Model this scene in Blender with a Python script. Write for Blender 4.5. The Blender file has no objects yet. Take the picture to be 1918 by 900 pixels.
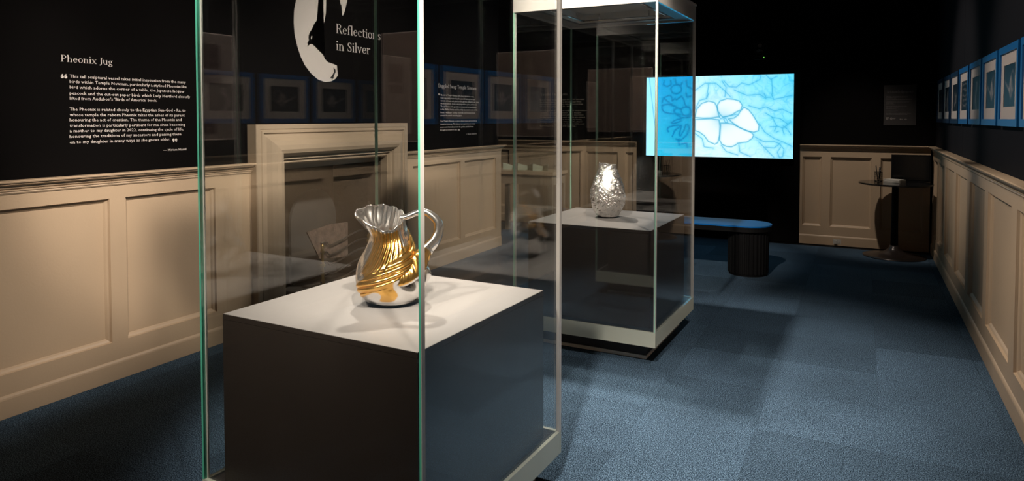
import bpy, bmesh, math, random
import numpy as np
from mathutils import Vector, Matrix
random.seed(4); rng = np.random.RandomState(5)
S = bpy.context.scene
COL = S.collection
PI = math.pi
# ------------------------------------------------------------------ camera
cd = bpy.data.cameras.new('camera'); cam = bpy.data.objects.new('camera', cd); COL.objects.link(cam)
cam.location = (0, 0, 1.4)
cam.rotation_euler = (PI/2 - .0349, 0, .4708)
cd.sensor_fit = 'HORIZONTAL'; cd.sensor_width = 36; cd.lens = 1295.2/1918*36
cd.shift_y = -(450-266.66)/1918; cd.clip_start = .05
S.camera = cam
# ------------------------------------------------------------------ world, exposure
w = bpy.data.worlds.new('room_dark'); S.world = w; w.use_nodes = True
w.node_tree.nodes['Background'].inputs[0].default_value = (.02, .022, .03, 1)
w.node_tree.nodes['Background'].inputs[1].default_value = .15
S.view_settings.view_transform = 'Standard'; S.view_settings.look = 'None'
S.view_settings.exposure = 0.0; S.view_settings.gamma = 1; S.view_settings.use_curve_mapping = False
S.cycles.transparent_max_bounces = 40; S.cycles.max_bounces = 12; S.cycles.glossy_bounces = 8
S.cycles.use_denoising = True; S.cycles.caustics_reflective = False
# ------------------------------------------------------------------ lights (track spots under a high ceiling, plus added fill spots)
def spot(name, loc, aim, power, cone, blend=.5, r=.05, col=(1, .88, .76)):
    l = bpy.data.lights.new(name, 'SPOT'); l.energy = power; l.color = col
    l.spot_size = math.radians(cone); l.spot_blend = blend; l.shadow_soft_size = r
    o = bpy.data.objects.new(name, l); COL.objects.link(o); o.location = loc
    o.rotation_euler = (Vector(aim) - Vector(loc)).to_track_quat('-Z', 'Y').to_euler()
    return o
ZC = 4.1
SP = [
 # at the jug
 ((-3.05, 4.55, ZC), (-1.45, 2.0, .85), 620, 17, .35, .08),
 ((-1.9, 4.9, ZC), (-1.5, 2.05, .8), 110, 17, .4, .05),
 ((.35, .3, ZC), (-1.5, 2.0, 1.0), 1150, 18, .7, .10),
 ((-.55, -.5, ZC), (-1.5, 2.0, 1.0), 620, 14, .6, .10),  # added spot to whiten the inside of the jug's lip
 # at the vase and the case edges
 ((-3.1, 5.4, ZC), (-1.5, 4.3, .9), 620, 17, .35, .06),
 ((.1, 2.2, ZC), (-1.5, 4.3, .85), 420, 20, .5, .10),
 ((-1.1, .4, ZC), (-1.4, 3.8, 2.0), 1500, 19, .8, .06),  # added to brighten the second case's top rim
 ((-2.0, -.5, ZC), (-1.7, 1.6, 1.2), 520, 30, .9, .05),  # added to brighten the first case's left glass edge
 # down on the floor from over the second case
 ((-1.58, 4.24, 4.14), (-1.05, 3.7, 0), 760, 64, 1, .05),
 ((-.7, 1.1, ZC), (-.8, 2.8, 0), 950, 36, 1, .05),
 ((.3, 3.3, ZC), (-.7, 4.3, 0), 210, 46, 1, .06),  # added fill to lift the second case's shadow on the floor
 # washes on the left wall and its dado
 ((.4, .17, ZC), (-3.55, 2.75, 1.25), 600, 22, .45, .12),
 ((.4, -.2, ZC), (-3.55, 1.45, 1.25), 620, 24, .5, .12),
 ((.3, .9, ZC), (-3.55, 2.9, 1.15), 260, 26, .7, .15),  # added fill to soften the case shadow on the wall
 ((.4, 4.4, ZC), (-3.55, 2.75, 1.0), 520, 22, .8, .12),  # added fill from the far side against the same wall shadow
 ((.35, 3.1, ZC), (-3.55, 4.3, 1.35), 900, 33, 1, .1),
 ((.35, 5.2, ZC), (-3.6, 6.4, .9), 560, 38, .9, .1),
 ((-.9, 6.0, ZC), (-3.3, 8.3, .8), 300, 36, .8, .1),
 # far corner with the table
 ((-1.0, 6.2, ZC), (.1, 8.3, .6), 230, 28, .8, .05),
 # right wall dado and pictures
 ((-2.6, 5.6, ZC), (.64, 6.3, 1.5), 380, 28, .8, .1),
 ((-2.6, 3.2, ZC), (.64, 4.2, 1.5), 420, 28, .8, .1),
 # behind the camera
 ((-1.4, .9, ZC), (-3.0, -1.15, 1.7), 1300, 44, .8, .1),
 ((-.6, -.6, ZC), (-3.55, .1, 1.6), 1100, 24, .8, .1),  # added so the poster board shows up in the glass
]
for k, (a, b, p, c, bl, rd) in enumerate(SP):
    spot('track_or_fill_spot', a, b, p, c, bl, rd)

# ------------------------------------------------------------------ material helpers
def srgb(r, g, b):
    f = lambda c: (c/255/12.92) if c/255 <= .04045 else ((c/255+.055)/1.055)**2.4
    return (f(r), f(g), f(b), 1)
def mat(name, col, rough=.6, metal=0, noise=.0, scale=20, bump=0, bscale=200, spec=.5, coat=0):
    m = bpy.data.materials.new(name); m.use_nodes = True
    nt = m.node_tree; p = nt.nodes['Principled BSDF']
    p.inputs['Base Color'].default_value = col
    p.inputs['Roughness'].default_value = rough; p.inputs['Metallic'].default_value = metal
    p.inputs['Specular IOR Level'].default_value = spec
    p.inputs['Coat Weight'].default_value = coat
    tc = nt.nodes.new('ShaderNodeTexCoord')
    if noise:
        n = nt.nodes.new('ShaderNodeTexNoise'); n.inputs['Scale'].default_value = scale; n.inputs['Detail'].default_value = 5
        nt.links.new(tc.outputs['Object'], n.inputs['Vector'])
        mx = nt.nodes.new('ShaderNodeMix'); mx.data_type = 'RGBA'
        mx.inputs[6].default_value = tuple(c*(1-noise) for c in col[:3])+(1,)
        mx.inputs[7].default_value = tuple(min(1, c*(1+noise)) for c in col[:3])+(1,)
        nt.links.new(n.outputs['Fac'], mx.inputs[0]); nt.links.new(mx.outputs[2], p.inputs['Base Color'])
    if bump:
        n = nt.nodes.new('ShaderNodeTexNoise'); n.inputs['Scale'].default_value = bscale; n.inputs['Detail'].default_value = 3
        nt.links.new(tc.outputs['Object'], n.inputs['Vector'])
        b = nt.nodes.new('ShaderNodeBump'); b.inputs['Strength'].default_value = bump; b.inputs['Distance'].default_value = .01
        nt.links.new(n.outputs['Fac'], b.inputs['Height']); nt.links.new(b.outputs[0], p.inputs['Normal'])
    return m
def attr_mat(name, emit=0, rough=.6):
    m = bpy.data.materials.new(name); m.use_nodes = True
    nt = m.node_tree; p = nt.nodes['Principled BSDF']
    a = nt.nodes.new('ShaderNodeAttribute'); a.attribute_name = 'Col'
    if emit:
        nt.links.new(a.outputs['Color'], p.inputs['Emission Color']); p.inputs['Emission Strength'].default_value = emit
        p.inputs['Base Color'].default_value = (.01, .01, .01, 1); p.inputs['Roughness'].default_value = .4
    else:
        nt.links.new(a.outputs['Color'], p.inputs['Base Color']); p.inputs['Roughness'].default_value = rough
    return m
M = {}
M['cream'] = mat('cream_paint', (.52, .385, .26, 1), .42, noise=.07, scale=3, bump=.06, bscale=90)
M['stone'] = mat('buff_stone_paint', (.40, .31, .22, 1), .45, noise=.10, scale=4, bump=.08, bscale=60)
M['black_wall'] = mat('black_wall_fabric', (.0035, .003, .003, 1), .9, noise=.25, scale=2, bump=.1, bscale=500, spec=.06)
M['navy_wall'] = mat('dark_navy_wall_fabric', (.0095, .0095, .012, 1), .9, noise=.2, scale=2, bump=.1, bscale=500, spec=.08)
M['ceil'] = mat('black_ceiling', (.01, .01, .01, 1), .9, noise=.1)
M['vinyl'] = mat('white_vinyl', (.74, .68, .64, 1), .5, noise=.03)
M['vinyl_black'] = mat('black_vinyl', (.012, .012, .012, 1), .6, noise=.05)
M['charcoal'] = mat('charcoal_laminate', (.036, .028, .0235, 1), .40, noise=.22, scale=5, bump=.03, bscale=400)
M['pale_top'] = mat('pale_grey_top', (.31, .29, .28, 1), .5, noise=.03, scale=8)
M['rim'] = mat('pale_green_white_enamel', (.66, .70, .60, 1), .38, noise=.05, scale=6)
M['rimtop'] = mat('white_enamel', (.74, .71, .66, 1), .38, noise=.05, scale=6)
M['soffit'] = mat('grey_enamel_soffit', (.30, .30, .30, 1), .4, noise=.05)
M['deck'] = mat('black_deck', (.012, .013, .016, 1), .35, noise=.2)
M['steel'] = mat('brushed_steel', (.6, .6, .6, 1), .25, 1, noise=.05)
M['edge'] = mat('green_glass_edge', (.12, .60, .42, 1), .15, noise=.12, scale=3, coat=.5)
M['edge_pale_lit'] = mat('pale_lit_glass_edge', (.50, .86, .66, 1), .2, noise=.08, scale=3, coat=.5)  # paler copy of the green edge, brightness of the back corners painted in
M['seal'] = mat('clear_white_seal', (.86, .82, .77, 1), .3, noise=.04, coat=.3)
M['black_gloss'] = mat('black_gloss', (.008, .008, .009, 1), .12, noise=.1)
M['black_matt'] = mat('black_matt', (.004, .004, .0045, 1), .7, noise=.1, spec=.15)
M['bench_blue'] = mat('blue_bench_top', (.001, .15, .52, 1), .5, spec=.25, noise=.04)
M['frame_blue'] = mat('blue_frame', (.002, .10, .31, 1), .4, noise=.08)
M['frame_blue_shaded'] = mat('shaded_blue_frame', (.002, .02, .06, 1), .4, noise=.08)  # darker copy of the blue, fading light on the far frames painted in
M['mat_board'] = mat('cream_mat_board', (.46, .40, .37, 1), .7, noise=.02)
M['brass'] = mat('aged_brass', (.55, .38, .14, 1), .3, 1, noise=.2)
M['soot'] = mat('sooty_brick', (.052, .037, .026, 1), .75, noise=.3, scale=9, bump=.3, bscale=30)
M['iron'] = mat('dark_iron', (.085, .078, .070, 1), .5, .2, noise=.2)
M['iron_pol'] = mat('polished_iron_bar', (.20, .17, .15, 1), .3, .8, noise=.2)
M['etched'] = mat('etched_steel_apron', (.20, .14, .11, 1), .5, .2, noise=.9, scale=22, bump=.6, bscale=60)
M['paper'] = mat('white_paper', (.62, .58, .52, 1), .7, noise=.03)
M['paper_green'] = mat('pale_green_paper', (.50, .55, .44, 1), .7, noise=.03)
M['socket'] = mat('white_plastic', (.5, .48, .44, 1), .4, noise=.03)
M['ack'] = mat('dark_brown_grey_board', (.030, .026, .025, 1), .6, noise=.1)
M['ack_ink'] = mat('grey_print', (.22, .20, .19, 1), .6, noise=.05)
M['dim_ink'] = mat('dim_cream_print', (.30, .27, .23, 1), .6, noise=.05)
M['wood'] = mat('brown_wood', (.10, .07, .05, 1), .5, noise=.2)
M['pict'] = attr_mat('printed_picture', rough=.35)
M['screen'] = attr_mat('lit_screen', emit=1.4)
def led():
    m = mat('green_led', (.1, .6, .05, 1), .4)
    p = m.node_tree.nodes['Principled BSDF']; p.inputs['Emission Color'].default_value = (.25, .9, .12, 1); p.inputs['Emission Strength'].default_value = 1.2
    return m
M['led'] = led()
def glass(name, tint):
    m = bpy.data.materials.new(name); m.use_nodes = True; nt = m.node_tree; nt.nodes.clear()
    out = nt.nodes.new('ShaderNodeOutputMaterial'); mix = nt.nodes.new('ShaderNodeMixShader')
    t = nt.nodes.new('ShaderNodeBsdfTransparent'); t.inputs[0].default_value = tint
    g = nt.nodes.new('ShaderNodeBsdfGlossy'); g.inputs['Roughness'].default_value = .0; g.inputs[0].default_value = (1, 1, 1, 1)
    lw = nt.nodes.new('ShaderNodeLayerWeight'); lw.inputs['Blend'].default_value = .5
    pw = nt.nodes.new('ShaderNodeMath'); pw.operation = 'POWER'; pw.inputs[1].default_value = 5
    ma = nt.nodes.new('ShaderNodeMath'); ma.operation = 'MULTIPLY_ADD'; ma.inputs[1].default_value = .945; ma.inputs[2].default_value = .055
    nt.links.new(lw.outputs['Facing'], pw.inputs[0]); nt.links.new(pw.outputs[0], ma.inputs[0]); nt.links.new(ma.outputs[0], mix.inputs[0])
    nt.links.new(t.outputs[0], mix.inputs[1]); nt.links.new(g.outputs[0], mix.inputs[2]); nt.links.new(mix.outputs[0], out.inputs[0])
    return m
M['glass'] = glass('case_glass', (.984, .992, .987, 1))
def carpet():
    m = mat('blue_heather_carpet', (.05, .1, .16, 1), .95, spec=.1); nt = m.node_tree; p = nt.nodes['Principled BSDF']
    tc = nt.nodes.new('ShaderNodeTexCoord'); geo = nt.nodes.new('ShaderNodeNewGeometry')
    n = nt.nodes.new('ShaderNodeTexNoise'); n.inputs['Scale'].default_value = 210; n.inputs['Detail'].default_value = 3; n.inputs['Roughness'].default_value = .7
    nt.links.new(geo.outputs['Position'], n.inputs['Vector'])
    r = nt.nodes.new('ShaderNodeValToRGB'); e = r.color_ramp.elements
    e[0].position = .43; e[0].color = (.005, .014, .028, 1); e[1].position = .60; e[1].color = (.150, .235, .335, 1)
    k = e.new(.5); k.color = (.032, .062, .098, 1)
    nt.links.new(n.outputs['Fac'], r.inputs[0])
    oi = nt.nodes.new('ShaderNodeObjectInfo'); mr = nt.nodes.new('ShaderNodeMapRange')
    mr.inputs[3].default_value = .80; mr.inputs[4].default_value = 1.18
    nt.links.new(oi.outputs['Random'], mr.inputs[0])
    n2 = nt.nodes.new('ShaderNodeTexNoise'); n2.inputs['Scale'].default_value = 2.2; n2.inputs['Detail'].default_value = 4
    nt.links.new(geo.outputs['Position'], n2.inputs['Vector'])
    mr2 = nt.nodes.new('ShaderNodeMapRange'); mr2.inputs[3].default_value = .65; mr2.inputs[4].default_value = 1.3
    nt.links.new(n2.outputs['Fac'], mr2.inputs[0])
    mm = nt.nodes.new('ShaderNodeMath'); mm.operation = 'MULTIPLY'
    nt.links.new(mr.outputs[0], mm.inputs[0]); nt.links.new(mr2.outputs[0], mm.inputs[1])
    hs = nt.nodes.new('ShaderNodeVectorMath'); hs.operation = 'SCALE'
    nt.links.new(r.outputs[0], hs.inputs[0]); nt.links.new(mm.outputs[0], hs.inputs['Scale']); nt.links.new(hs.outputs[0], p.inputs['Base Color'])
    b = nt.nodes.new('ShaderNodeBump'); b.inputs['Strength'].default_value = .15; b.inputs['Distance'].default_value = .002
    nt.links.new(n.outputs['Fac'], b.inputs['Height']); nt.links.new(b.outputs[0], p.inputs['Normal'])
    return m
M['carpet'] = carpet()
def silver(name, hammered=False):
    m = bpy.data.materials.new(name); m.use_nodes = True; nt = m.node_tree; p = nt.nodes['Principled BSDF']
    p.inputs['Metallic'].default_value = .96 if hammered else .94; p.inputs['Roughness'].default_value = .22 if hammered else .17
    a = nt.nodes.new('ShaderNodeAttribute'); a.attribute_name = 'Gold'
    mx = nt.nodes.new('ShaderNodeMix'); mx.data_type = 'RGBA'
    mx.inputs[6].default_value = (.93, .90, .87, 1) ; mx.inputs[7].default_value = (.92, .52, .14, 1)
    nt.links.new(a.outputs['Fac'], mx.inputs[0]); nt.links.new(mx.outputs[2], p.inputs['Base Color'])
    if hammered:
        tc = nt.nodes.new('ShaderNodeTexCoord'); v = nt.nodes.new('ShaderNodeTexVoronoi'); v.inputs['Scale'].default_value = 55
        n = nt.nodes.new('ShaderNodeTexNoise'); n.inputs['Scale'].default_value = 45; n.inputs['Detail'].default_value = 4; n.inputs['Distortion'].default_value = 1.5
        nt.links.new(tc.outputs['Object'], n.inputs['Vector']); nt.links.new(tc.outputs['Object'], v.inputs['Vector'])
        b = nt.nodes.new('ShaderNodeBump'); b.inputs['Strength'].default_value = .9; b.inputs['Distance'].default_value = .006
        nt.links.new(n.outputs['Fac'], b.inputs['Height']); nt.links.new(b.outputs[0], p.inputs['Normal'])
    return m
M['silver'] = silver('polished_silver_and_gold'); M['silver_h'] = silver('crumpled_silver', True)

# ------------------------------------------------------------------ mesh helpers
def link(name, me, m=None, parent=None, smooth=False):
    o = bpy.data.objects.new(name, me); COL.objects.link(o)
    if m is not None and len(me.materials) == 0: me.materials.append(m)
    if parent is not None: o.parent = parent
    if smooth:
        for p in me.polygons: p.use_smooth = True
    return o
def from_bm(name, bm, m, parent=None, smooth=False, bevel=0, seg=2):
    if bevel:
        bmesh.ops.bevel(bm, geom=[e for e in bm.edges if e.calc_face_angle(0) > .6], offset=bevel, segments=seg, affect='EDGES', clamp_overlap=True)
    bmesh.ops.recalc_face_normals(bm, faces=bm.faces)
    me = bpy.data.meshes.new(name); bm.to_mesh(me); bm.free()
    return link(name, me, m, parent, smooth)
def box(bm, x0, y0, z0, x1, y1, z1, T=None):
    vs = [bm.verts.new((x, y, z)) for x in (x0, x1) for y in (y0, y1) for z in (z0, z1)]
    for f in ((0, 1, 3, 2), (4, 6, 7, 5), (0, 4, 5, 1), (2, 3, 7, 6), (0, 2, 6, 4), (1, 5, 7, 3)):
        bm.faces.new([vs[i] for i in f])
    if T is not None:
        for v in vs: v.co = T(v.co)
    return vs
def boxo(name, b, m, parent=None, T=None, bevel=0):
    bm = bmesh.new(); box(bm, *b, T=T); return from_bm(name, bm, m, parent, bevel=bevel)
def extrude_poly(bm, pts, a, b, f):
    """pts 2-D polygon, a..b along the third axis, f(p, t) -> xyz"""
    A = [bm.verts.new(f(p, a)) for p in pts]; B = [bm.verts.new(f(p, b)) for p in pts]
    n = len(pts)
    for i in range(n): bm.faces.new((A[i], A[(i+1) % n], B[(i+1) % n], B[i]))
    bm.faces.new(A[::-1]); bm.faces.new(B)
def lathe(bm, prof, n=32, cx=0, cy=0):
    rings = []
    for r, z in prof:
        rings.append([bm.verts.new((cx+r*math.cos(2*PI*k/n), cy+r*math.sin(2*PI*k/n), z)) for k in range(n)])
    for A, B in zip(rings, rings[1:]):
        for k in range(n): bm.faces.new((A[k], A[(k+1) % n], B[(k+1) % n], B[k]))
    bm.faces.new(rings[0][::-1]); bm.faces.new(rings[-1])
def tube(bm, pts, r, n=8, rad=None):
    rings = []; pts = [Vector(p) for p in pts]
    up = Vector((0, 0, 1))
    for i, p in enumerate(pts):
        d = (pts[min(i+1, len(pts)-1)] - pts[max(i-1, 0)]).normalized()
        u = up if abs(d.dot(up)) < .95 else Vector((1, 0, 0))
        a = d.cross(u).normalized(); b = d.cross(a).normalized(); rr = rad[i] if rad else r
        rings.append([bm.verts.new(p + (a*math.cos(2*PI*k/n) + b*math.sin(2*PI*k/n))*rr) for k in range(n)])
    for A, B in zip(rings, rings[1:]):
        for k in range(n): bm.faces.new((A[k], A[(k+1) % n], B[(k+1) % n], B[k]))
    bm.faces.new(rings[0][::-1]); bm.faces.new(rings[-1])
def empty(name, loc, rz=0):
    o = bpy.data.objects.new(name, None); COL.objects.link(o); o.location = loc; o.rotation_euler = (0, 0, rz); o.empty_display_size = .05
    return o
def tag(o, label, cat, group=None):
    o['label'] = label; o['category'] = cat
    if group: o['group'] = group
    return o
def struct(o): o['kind'] = 'structure'; return o

# ------------------------------------------------------------------ room constants
L, R, D, YB = -3.554, .644, 8.37, -1.15
AX = -4.75        # alcove's left side
AY = 6.71         # the left dado ends here
CH = 4.35
# ------------------------------------------------------------------ room shell
struct(boxo('wall_left', (L-.33, YB-.2, -.1, L-.03, 3.45, CH), M['black_wall']))
wl = bpy.data.objects['wall_left']
FY0, FY1, FZ = 3.235, 4.90, 1.36          # chimneypiece outline
OY0, OY1, OZ = FY0+.22, FY1-.22, FZ-.2
# the wall is one body with the fire opening left in it
bpy.data.objects.remove(wl)
bm = bmesh.new()
box(bm, L-.65, YB-.2, -.1, L-.03, OY0, CH); box(bm, L-.65, OY1, -.1, L-.03, AY, CH); box(bm, L-.65, OY0, OZ, L-.03, OY1, CH)
wl = struct(from_bm('wall_left', bm, M['black_wall']))
bm = bmesh.new(); box(bm, AX-.3, AY-.3, -.1, L-.65, AY, CH); box(bm, AX-.3, AY, -.1, AX, D+.25, CH)
struct(from_bm('wall_alcove', bm, M['black_wall']))
wf = struct(boxo('wall_far', (AX-.3, D+.03, -.1, R+.3, D+.25, CH), M['black_wall']))
wr = struct(boxo('wall_right', (R+.03, YB-.2, -.1, R+.3, D+.03, CH), M['navy_wall']))
struct(boxo('wall_back', (L-.65, YB-.25, -.1, R+.3, YB, CH), M['black_wall']))
struct(boxo('ceiling', (AX-.3, YB-.25, CH, R+.3, D+.25, CH+.1), M['ceil']))
fl = struct(boxo('floor', (AX-.3, YB-.25, -.1, R+.3, D+.25, -.008), M['black_matt']))
# wall fabric seams on the right wall: one panel object each
for k, (a, b) in enumerate(((YB, 1.2), (1.204, 3.70), (3.704, 6.20), (6.204, D+.025))):
    boxo('wall_panel', (R+.022, a, 1.0, R+.0295, b, CH-.002), M['navy_wall'], wr)
# carpet tiles
T0x, T0y = .084, 4.741
bmt = bmesh.new(); box(bmt, -.2496, -.2496, -.008, .2496, .2496, 0)
bmesh.ops.recalc_face_normals(bmt, faces=bmt.faces); tile = bpy.data.meshes.new('carpet_tile'); bmt.to_mesh(tile); bmt.free(); tile.materials.append(M['carpet'])
for i in range(-9, 2):
    for j in range(-13, 7):
        cx, cy = T0x + .25 + i*.5, T0y + .25 + j*.5
        if cx - .25 > R or cy - .25 > D: continue
        if cx < L-.3 and cy < AY-.3: continue
        x0, x1 = max(cx-.249, AX), min(cx+.249, R-.001); y0, y1 = max(cy-.249, YB), min(cy+.249, D-.001)
        if x1 - x0 < .02 or y1 - y0 < .02: continue
        if x1 - x0 > .49 and y1 - y0 > .49:
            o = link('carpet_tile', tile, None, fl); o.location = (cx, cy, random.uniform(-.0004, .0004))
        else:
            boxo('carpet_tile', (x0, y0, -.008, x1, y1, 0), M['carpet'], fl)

# ------------------------------------------------------------------ panelled dado
def wains(parent, f, s0, s1, panels, ret0=False, ret1=False, top=1.11):
    """f(s, n, z) -> xyz ; s along the wall, n out of it; panels = list of (a, b) openings"""
    TZ, BZ = .975, .205
    F, B = .000, -.0255                      # stile face and panel face
    T = lambda c: Vector(f(c.x, c.y, c.z))
    boxo('top_rail', (s0, B-.004, TZ, s1, F, 1.06), M['cream'], parent, T, .001)
    boxo('bottom_rail', (s0, B-.004, .09, s1, F, BZ), M['cream'], parent, T, .001)
    e = [s0] + [v for p in panels for v in p] + [s1]
    for a, b in zip(e[0::2], e[1::2]):
        if b - a > .004: boxo('stile', (a, B-.003, BZ, b, F, TZ), M['cream'], parent, T, .001)
    for a, b in panels:                       # field with a sloped moulding round it
        bm = bmesh.new(); mw = .022
        o_ = [(a, BZ), (b, BZ), (b, TZ), (a, TZ)]; i_ = [(a+mw, BZ+mw), (b-mw, BZ+mw), (b-mw, TZ-mw), (a+mw, TZ-mw)]
        rings = []
        for pts, n in ((o_, F-.001), ([(a+.004, BZ+.004), (b-.004, BZ+.004), (b-.004, TZ-.004), (a+.004, TZ-.004)], F-.012),
                       ([(a+.014, BZ+.014), (b-.014, BZ+.014), (b-.014, TZ-.014), (a+.014, TZ-.014)], B+.008), (i_, B)):
            rings.append([bm.verts.new(f(p[0], n, p[1])) for p in pts])
        for A, C in zip(rings, rings[1:]):
            for k in range(4): bm.faces.new((A[k], A[(k+1) % 4], C[(k+1) % 4], C[k]))
        bm.faces.new(rings[-1])
        bk = [bm.verts.new(f(p[0], B-.0035, p[1])) for p in o_]
        for k in range(4): bm.faces.new((rings[0][k], bk[k], bk[(k+1) % 4], rings[0][(k+1) % 4]))
        bm.faces.new(bk)
        from_bm('panel', bm, M['cream'], parent)
    prof = [(F-.02, 1.045), (F+.004, 1.045), (F+.008, 1.052), (F+.006, 1.057), (F+.012, 1.060), (F+.013, 1.066), (F+.010, 1.068), (F+.020, 1.074),
            (F+.024, 1.084), (F+.034, 1.090), (F+.040, 1.092), (F+.040, 1.098), (F+.048, 1.100), (F+.050, 1.106), (F+.046, top), (F-.02, top)]
    bm = bmesh.new()
    A = [bm.verts.new(f(s0 - (max(0, p[0]-F) if ret0 else 0), *p)) for p in prof]; C = [bm.verts.new(f(s1 + (max(0, p[0]-F) if ret1 else 0), *p)) for p in prof]
    n = len(prof)
    for i in range(n): bm.faces.new((A[i], A[(i+1) % n], C[(i+1) % n], C[i]))
    bm.faces.new(A[::-1]); bm.faces.new(C)
    from_bm('dado_rail', bm, M['cream'], parent)
    prof = [(B, 0.001), (.010, 0.001), (.010, .088), (.008, .096), (.004, .103), (F, .107), (B, .107)]
    bm = bmesh.new(); extrude_poly(bm, prof, s0, s1, lambda p, t: f(t, p[0], p[1]))
    from_bm('baseboard', bm, M['cream'], parent)
# each run of panelling is a piece of the setting
fL = lambda s, n, z: (L+n, s, z)
fR = lambda s, n, z: (R-n, s, z)
fF = lambda s, n, z: (s, D-n, z)
def trim(name): return struct(empty(name, (0, 0, 0)))
wains(trim('trim_1'), fL, YB+.01, FY0, [(-1.05, -.62), (-.53, .18), (.27, 1.25), (1.34, 2.285), (2.374, 2.954)], ret1=False)
wains(trim('trim_2'), fL, FY1, AY, [(5.05, 5.86), (5.94, 6.60)], ret1=True)
boxo('end_cap', (L-.65, AY+.0005, .001, L-.006, AY+.018, 1.06), M['cream'], bpy.data.objects['trim_2'])
wains(trim('trim_3'), fF, AX+.01, -2.52, [(-4.62, -4.30), (-4.20, -3.267), (-3.186, -2.763), (-2.666, -2.56)])
wains(trim('trim_4'), fF, -.633, R-.02, [(-.605, -.413), (-.322, .08), (.165, .56)])
wains(trim('trim_5'), fR, YB+.01, D-.02, [(c-.86+.065, c-.065) for c in (.14, .99, 1.84)] + [(1.91, 2.36), (2.48, 3.16), (3.27, 3.94), (4.075, 4.785), (4.91, 5.56), (5.70, 6.34), (6.48, 7.10), (7.22, 7.76), (7.86, 8.22)])
# ------------------------------------------------------------------ chimneypiece
chim = trim('trim_6')
prof = [(0, -.04), (0, .048), (.006, .054), (.03, .054), (.034, .050), (.040, .050), (.044, .056), (.056, .058), (.060, .050), (.066, .046), (.085, .052), (.11, .075), (.14, .094), (.17, .100),
        (.195, .092), (.215, .070), (.222, .050), (.228, .046), (.24, .048), (.246, .040), (.25, .03), (.262, .03), (.262, -.04)]
def sweep(prof):
    bm = bmesh.new(); stations = []
    for kind in range(4):
        row = []
        for d, n in prof:
            y = FY0+d if kind < 2 else FY1-d; z = 0.001 if kind in (0, 3) else FZ-d
            row.append(bm.verts.new((L+n, y, z)))
        stations.append(row)
    n = len(prof); parts = []
    for A, C in zip(stations, stations[1:]):
        for i in range(n): bm.faces.new((A[i], A[(i+1) % n], C[(i+1) % n], C[i]))
    bm.faces.new(stations[0]); bm.faces.new(stations[-1][::-1])
    return bm
from_bm('mantel_surround', sweep(prof), M['stone'], chim)
iy0, iy1, iz = FY0+.262, FY1-.262, FZ-.262
XI = L-.55
bm = bmesh.new(); box(bm, XI, iy0-.02, .001, L-.035, iy0, iz); box(bm, XI, iy1, .001, L-.035, iy1+.02, iz); box(bm, XI, iy0-.02, iz, L-.035, iy1+.02, iz+.02)
from_bm('reveal', bm, M['soot'], chim)
boxo('fireback', (XI-.02, iy0-.02, .001, XI, iy1+.02, iz+.02), M['soot'], chim)
boxo('hearth', (XI, iy0, .001, L-.03, iy1, .012), M['soot'], chim)
boxo('lintel', (L-.10, iy0, iz-.055, L-.06, iy1, iz), M['stone'], chim)
# fire grate
g = tag(empty('fire_grate', (L-.23, 4.13, .012)), 'old iron fire grate with arched back plate and etched apron inside the fireplace', 'grate')
bm = bmesh.new(); pts = [(-.10, .08), (.42, .08)] + [(.16+.26*math.cos(a), .56+.25*math.sin(a)) for a in np.linspace(0, PI, 20)]
extrude_poly(bm, pts, -.24, -.215, lambda p, t: (t, p[0], p[1])); from_bm('back_plate', bm, M['iron'], g, bevel=.002)
bm = bmesh.new(); pts = [(-.30, .55), (-.21, .40), (-.17, .33), (.15, .29), (.15, .565), (-.04, .575)]
extrude_poly(bm, pts, .01, .022, lambda p, t: (t+.12, p[0], p[1])); from_bm('apron', bm, M['etched'], g, bevel=.002)
for k in range(5):
    z = .45-.075*k; bm = bmesh.new()
    tube(bm, [(.15+.03*math.sin((t+.17)*6), t, z+.035*math.sin((t-.05)*7)*(t > -.1)) for t in np.linspace(-.17, .42, 22)], .006, 6)
    from_bm('grate_bar', bm, M['iron_pol'], g, True)
for y in (-.15, .40):
    bm = bmesh.new(); pr = [(.012, 0), (.024, .02), (.014, .06), (.012, .14), (.020, .16), (.013, .18), (.011, .26), (.022, .28), (.012, .30), (.010, .36), (.019, .38), (.012, .40), (.015, .425), (.004, .445)]
    lathe(bm, pr, 16, .15, y); from_bm('brass_leg', bm, M['brass'], g, True)
bm = bmesh.new(); box(bm, -.2, -.25, .06, .14, .42, .075); from_bm('fire_bed', bm, M['iron'], g)
for y in (-.08, .40): boxo('back_foot', (-.235, y-.012, 0, -.205, y+.012, .085), M['iron'], g)

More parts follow.
